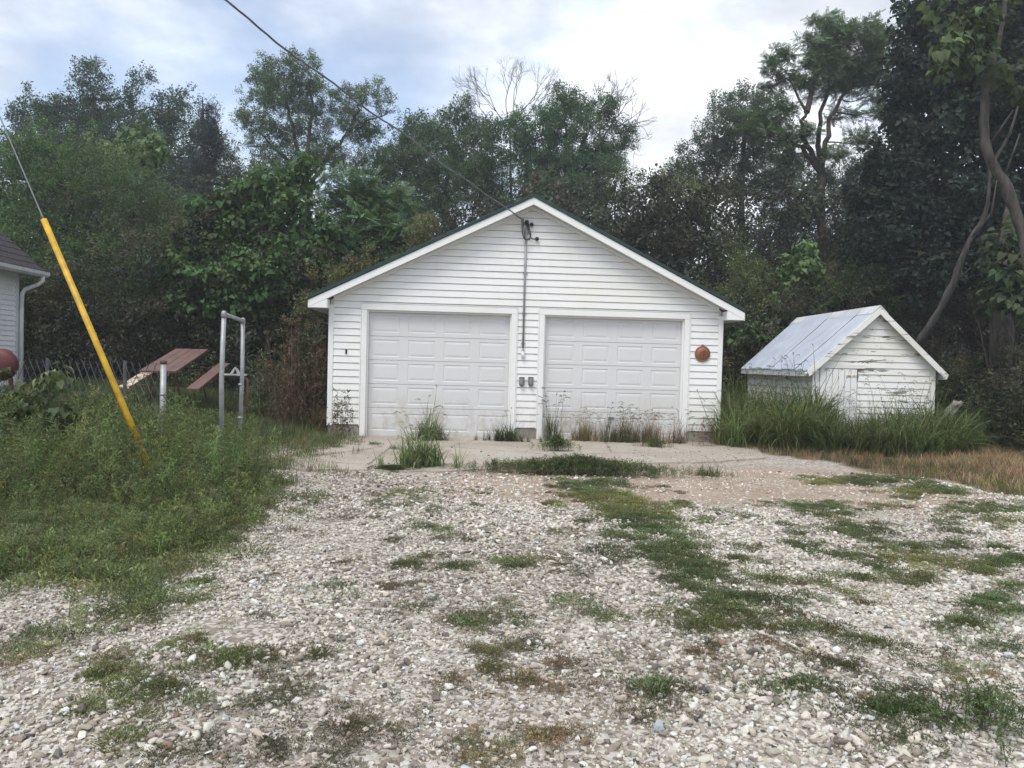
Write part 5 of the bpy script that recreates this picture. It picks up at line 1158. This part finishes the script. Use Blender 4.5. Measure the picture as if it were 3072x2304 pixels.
# left: short grass in front, tall feathery weeds behind, lawn beyond the fence
field('short_grass', 'short green grass along the left side of the drive', LEFT_VEG, 70, (.120, .142, .060), 'grass', lambda p: (.45 + .45 * sstep((p[:, 1] - 6.0) / 2.2) + .5 * noise(p, 1.2)) * notgarage(p) * thin(p, 1.0) * (R.rand(len(p)) < .22 + .78 * sstep((p[:, 1] - 7.2) / 1.5)), 'grass', ymax=21, edge=.9, fuzz=.26)
WEEDS = np.array([GP(*p)[:2] for p in [(-700, 1560), (0, 1500), (250, 1510), (420, 1560), (600, 1545), (780, 1490), (895, 1448), (880, 1425), (760, 1395), (690, 1365), (740, 1330)]] + [(-3.7, 12.0), (-5.2, 12.2), (-8, 12.8), (-14, 13)])
def wh_(p):
    tall = .50 + .34 * sstep((-p[:, 0] - 3.2) / 2.0); front = sstep((p[:, 1] - 6.5 - .15 * (-p[:, 0] - 2)) / 1.6)
    return (tall * (.55 + .45 * front)) * (.72 + .5 * noise(p, .9)) * np.where(p[:, 1] > 10.8, .62, 1.0) + .16 * np.exp(-((p[:, 0] + 3.8) / .7) ** 2 - ((p[:, 1] - 7.7) / .7) ** 2)
field('weeds', 'tall feathery green weeds left of the drive', WEEDS, 34, (.150, .185, .076), 'weed', wh_, 'weeds', tilt=.16)
LOWW = np.array([GP(*p)[:2] for p in [(-500, 1850), (0, 1780), (160, 1780), (265, 1830), (345, 1930), (480, 1930), (588, 1798), (678, 1703), (768, 1608), (848, 1518), (930, 1452), (620, 1440), (0, 1430), (-600, 1470)]])
field('carpet_weeds', 'low green carpet of small weeds between the drive and the tall weeds', LOWW, 150, (.155, .180, .085), 'cover', lambda p: (.7 + .8 * noise(p, 1.1)) * thin(p, 1.05), 'weeds', tilt=.1, edge=.7, fuzz=.16)
field('low_weeds', 'low leafy weeds fringing the gravel drive', LOWW, 90, (.150, .180, .078), 'lowweed', lambda p: (.20 + .75 * noise(p, 1.2) ** 1.3) * (.6 + .55 * sstep((p[:, 1] - 4.6) / 3.5)) * thin(p, 1.3), 'weeds', tilt=.2, edge=.7, fuzz=.15)
field('lawn', 'rough grass around the picnic table beyond the fence', np.array([(-16, 12.0), (-5, 11.4), (-3.9, 12.5), (-3.7, 20), (-16, 20.5)]), 34, (.080, .098, .045), 'grass', lambda p: 1.3 + .9 * noise(p, .9), 'grass')
# right: tall arching grass round the shed, straw in front of it
TG = np.array([GP(*p)[:2] for p in [(2165, 1345), (2300, 1350), (2450, 1362), (2600, 1372), (2750, 1378), (2880, 1372), (2960, 1340)]] + [(10.2, 15.2), (9.5, 15.9), (SHX, 15.95), (SHX - .3, 18), (4.5, 18.5), (4.25, 15)])
def tgh(p):
    px_ = 1536 + FPX * p[:, 0] / p[:, 1]
    h = .80 - .22 * np.exp(-((px_ - 2530) / 50) ** 2) + .20 * np.exp(-((px_ - 2420) / 70) ** 2) + .15 * np.exp(-((px_ - 2230) / 90) ** 2) - .14 * np.exp(-((px_ - 2620) / 90) ** 2) - .35 * sstep((px_ - 2830) / 130)
    return h * (.75 + .45 * noise(p, 1.1)) * notgarage(p) * notshed(p) * (.6 + .4 * sstep((p[:, 1] - 12.2) / 1.0))
field('tall_grass', 'tall arching green grass in front of the shed', TG, 27, (.125, .158, .060), 'tallgrass', tgh, 'grass', tilt=.22, cvar=.24)
field('dry_grass', 'flattened straw-coloured dry grass at the right', DRY, 60, (.27, .195, .115), 'straw', lambda p: (.6 + .7 * noise(p, .8)) * notgarage(p) * notshed(p), 'grass', cvar=.3, ymax=17)
field('sparse_grass', 'thin green grass growing through the straw', DRY, 30, (.095, .108, .048), 'grass', lambda p: np.where(noise(p, .9) > .50, .9, 0) * notgarage(p) * notshed(p), 'grass', ymax=19)
b = MB()

# single clumps that can be told apart
def clump(name, label, base, n_, rad, kind, c_, s0, cat, group=None, asp=1.0, cvar=.22, zs=1.0):
    g0 = GP(*base); ap = inpoly(g0[None, :2], APRON)[0]; g0[2] = .026 if ap else float(HGT(g0[0], g0[1]))
    root = thing(name, label, cat, tuple(g0), 0, group); a_ = R.uniform(0, 6.283, n_); rq = np.abs(R.normal(0, .5, n_)).clip(0, 1.1); q = np.stack([np.cos(a_), np.sin(a_) * asp], 1) * (rq * rad)[:, None]
    p3 = np.stack([g0[0] + q[:, 0], g0[1] + q[:, 1], np.full(n_, g0[2])], 1); s_ = s0 * R.uniform(.6, 1.15, n_) * (1.12 - .5 * rq)
    scatter('foliage', p3, np.stack([R.normal(0, .14, n_), R.normal(0, .14, n_), R.uniform(0, 6.28, n_)], 1), s_[:, None] * np.array([1, 1, zs]), vary(c_, n_, cvar, .08), PR[kind], root); return root
CG = (.150, .180, .098)
clump('grass_clump', 'arching grass clump at the foot of the left garage door', (1285, 1324), 16, .72, 'clump', CG, 1.05, 'grass clump', asp=.25)
clump('grass_clump', 'bright upright grass clump in the middle of the concrete apron', (1262, 1402), 28, .50, 'clump', (.175, .225, .100), .98, 'grass clump', asp=.5)
clump('grass_clump', 'dark broad-bladed grass clump between the two garage doors', (1525, 1328), 20, .55, 'clump', (.082, .110, .060), .72, 'grass clump', asp=.25)
clump('foxtail_clump', 'tall thin foxtail clump at the left jamb of the right door', (1655, 1327), 6, .16, 'upright', (.115, .13, .075), 1.05, 'grass clump', asp=.5)
clump('weed_mound', 'soft green weed mound on the apron below the right door', (1668, 1358), 60, .46, 'lowweed', (.110, .150, .06), .55, 'weed', asp=.4)
clump('weed_mound', 'wide low green weed patch spreading across the apron edge', (1735, 1424), 900, 1.7, 'lowweed', (.110, .138, .064), .50, 'weed', asp=.19)
clump('weed_mound', 'low green weed patch left of the bright grass clump', (1180, 1414), 26, .42, 'cover', (.075, .100, .042), 1.0, 'weed', asp=.18)
clump('weed_mound', 'small green tuft on the apron below the right door corner', (1960, 1345), 12, .30, 'grass', (.090, .115, .05), 1.5, 'weed', asp=.4)
clump('weed_mound', 'flat green tuft on bare dirt right of the big patch', (2135, 1428), 12, .42, 'grass', (.070, .095, .045), 1.1, 'weed', asp=.3)
clump('weed_tuft', 'tiny weed on the concrete by the left door, nearer the garage corner', (1140, 1340), 3, .12, 'cover', (.10, .095, .06), 1.1, 'weed')
clump('weed_tuft', 'tiny weed on the concrete just left of the arching clump', (1185, 1352), 4, .14, 'grass', (.09, .095, .05), .9, 'weed')
clump('dry_clump', 'straw-coloured dry grass below the left half of the right door', (1760, 1327), 34, .75, 'upright', (.23, .185, .105), .72, 'grass clump', asp=.18)
clump('dry_clump', 'reddish dry grass below the right half of the right door', (1935, 1332), 34, .75, 'upright', (.20, .145, .09), .74, 'grass clump', asp=.18)
clump('foxtail_clump', 'green foxtails along the middle of the right door', (1850, 1331), 20, 1.2, 'upright', (.11, .115, .065), .85, 'grass clump', asp=.12)
clump('foxtail_clump', 'thin foxtails at the right jamb of the right door', (2040, 1334), 5, .22, 'upright', (.15, .125, .075), 1.05, 'grass clump', asp=.3)
clump('dead_weed', 'withered brown weed at the left corner of the garage', (1012, 1322), 12, .30, 'deadweed', (.12, .075, .045), .80, 'weed', asp=.3)
clump('dead_weed', 'withered reddish weed at the right corner of the garage', (2112, 1343), 12, .42, 'deadweed', (.15, .09, .06), .50, 'weed', asp=.3)
clump('dead_weed', 'tall thicket of dead reddish-brown stems left of the garage', (880, 1300), 34, .85, 'stem', (.150, .098, .068), 1.85, 'weed', asp=.7)
clump('tall_weed', 'tall grey-green weed rising behind the dead stems', (925, 1290), 12, .80, 'weed', (.085, .100, .055), 2.1, 'weed', asp=.6, zs=1.0)
clump('tall_weed', 'drooping pale weed just right of the gate frame', (790, 1275), 10, .45, 'weed', (.105, .125, .070), 1.95, 'weed')
clump('rosette_weed', 'large narrow-leaved weed at the lower right of the gravel', (2935, 2185), 34, .40, 'lowweed', (.105, .138, .062), .42, 'weed')
clump('dry_clump', 'dry reddish weed patch at the left edge of the apron', (850, 1392), 30, .75, 'straw', (.22, .12, .075), .9, 'weed', asp=.35)
g0 = P(55, 1150, 9.9); zb_ = float(HGT(g0[0], g0[1])); root = thing('hosta_bush', 'broad-leaved light green bush in front of the maroon dish', 'bush', (g0[0], g0[1], zb_))
n_ = 60; q = R.normal(0, 1, (n_, 3)) * np.array([.40, .35, .22]); p3 = np.array([g0[0] - .1, g0[1], g0[2] - .30]) + q; p3[:, 2] = np.clip(p3[:, 2], zb_ + .1, 1.22)
scatter('foliage', p3, rand_rot(n_, .4), R.uniform(.35, .6, n_), vary((.10, .125, .062), n_, .2, .06), PR['heart'], root)
for i in range(9):
    a_ = R.normal(0, .3, 2); MB().tube([(a_[0] * .3, a_[1] * .3, -.03), (a_[0], a_[1], .75)], [.012, .006], 5).build('stem', M['twig'], root)

# added haze volume: lifts the dark trees in place of lens veil
b = MB().box((-430, -330, -1.2), (430, 630, 16.5)); hz = b.build('haze', None); tag(hz, 'thin haze volume added to lift the dark trees', 'haze', kind='stuff')
hm_ = bpy.data.materials.new('veil_haze'); hm_.use_nodes = True; hn = hm_.node_tree; hn.nodes.clear()
ho = hn.nodes.new('ShaderNodeOutputMaterial'); hv = hn.nodes.new('ShaderNodeVolumePrincipled'); hv.inputs['Density'].default_value = 0.0019; hv.inputs['Color'].default_value = (.93, .96, 1, 1); hv.inputs['Anisotropy'].default_value = 0.3
hn.links.new(hv.outputs[0], ho.inputs['Volume']); hz.data.materials.append(hm_)
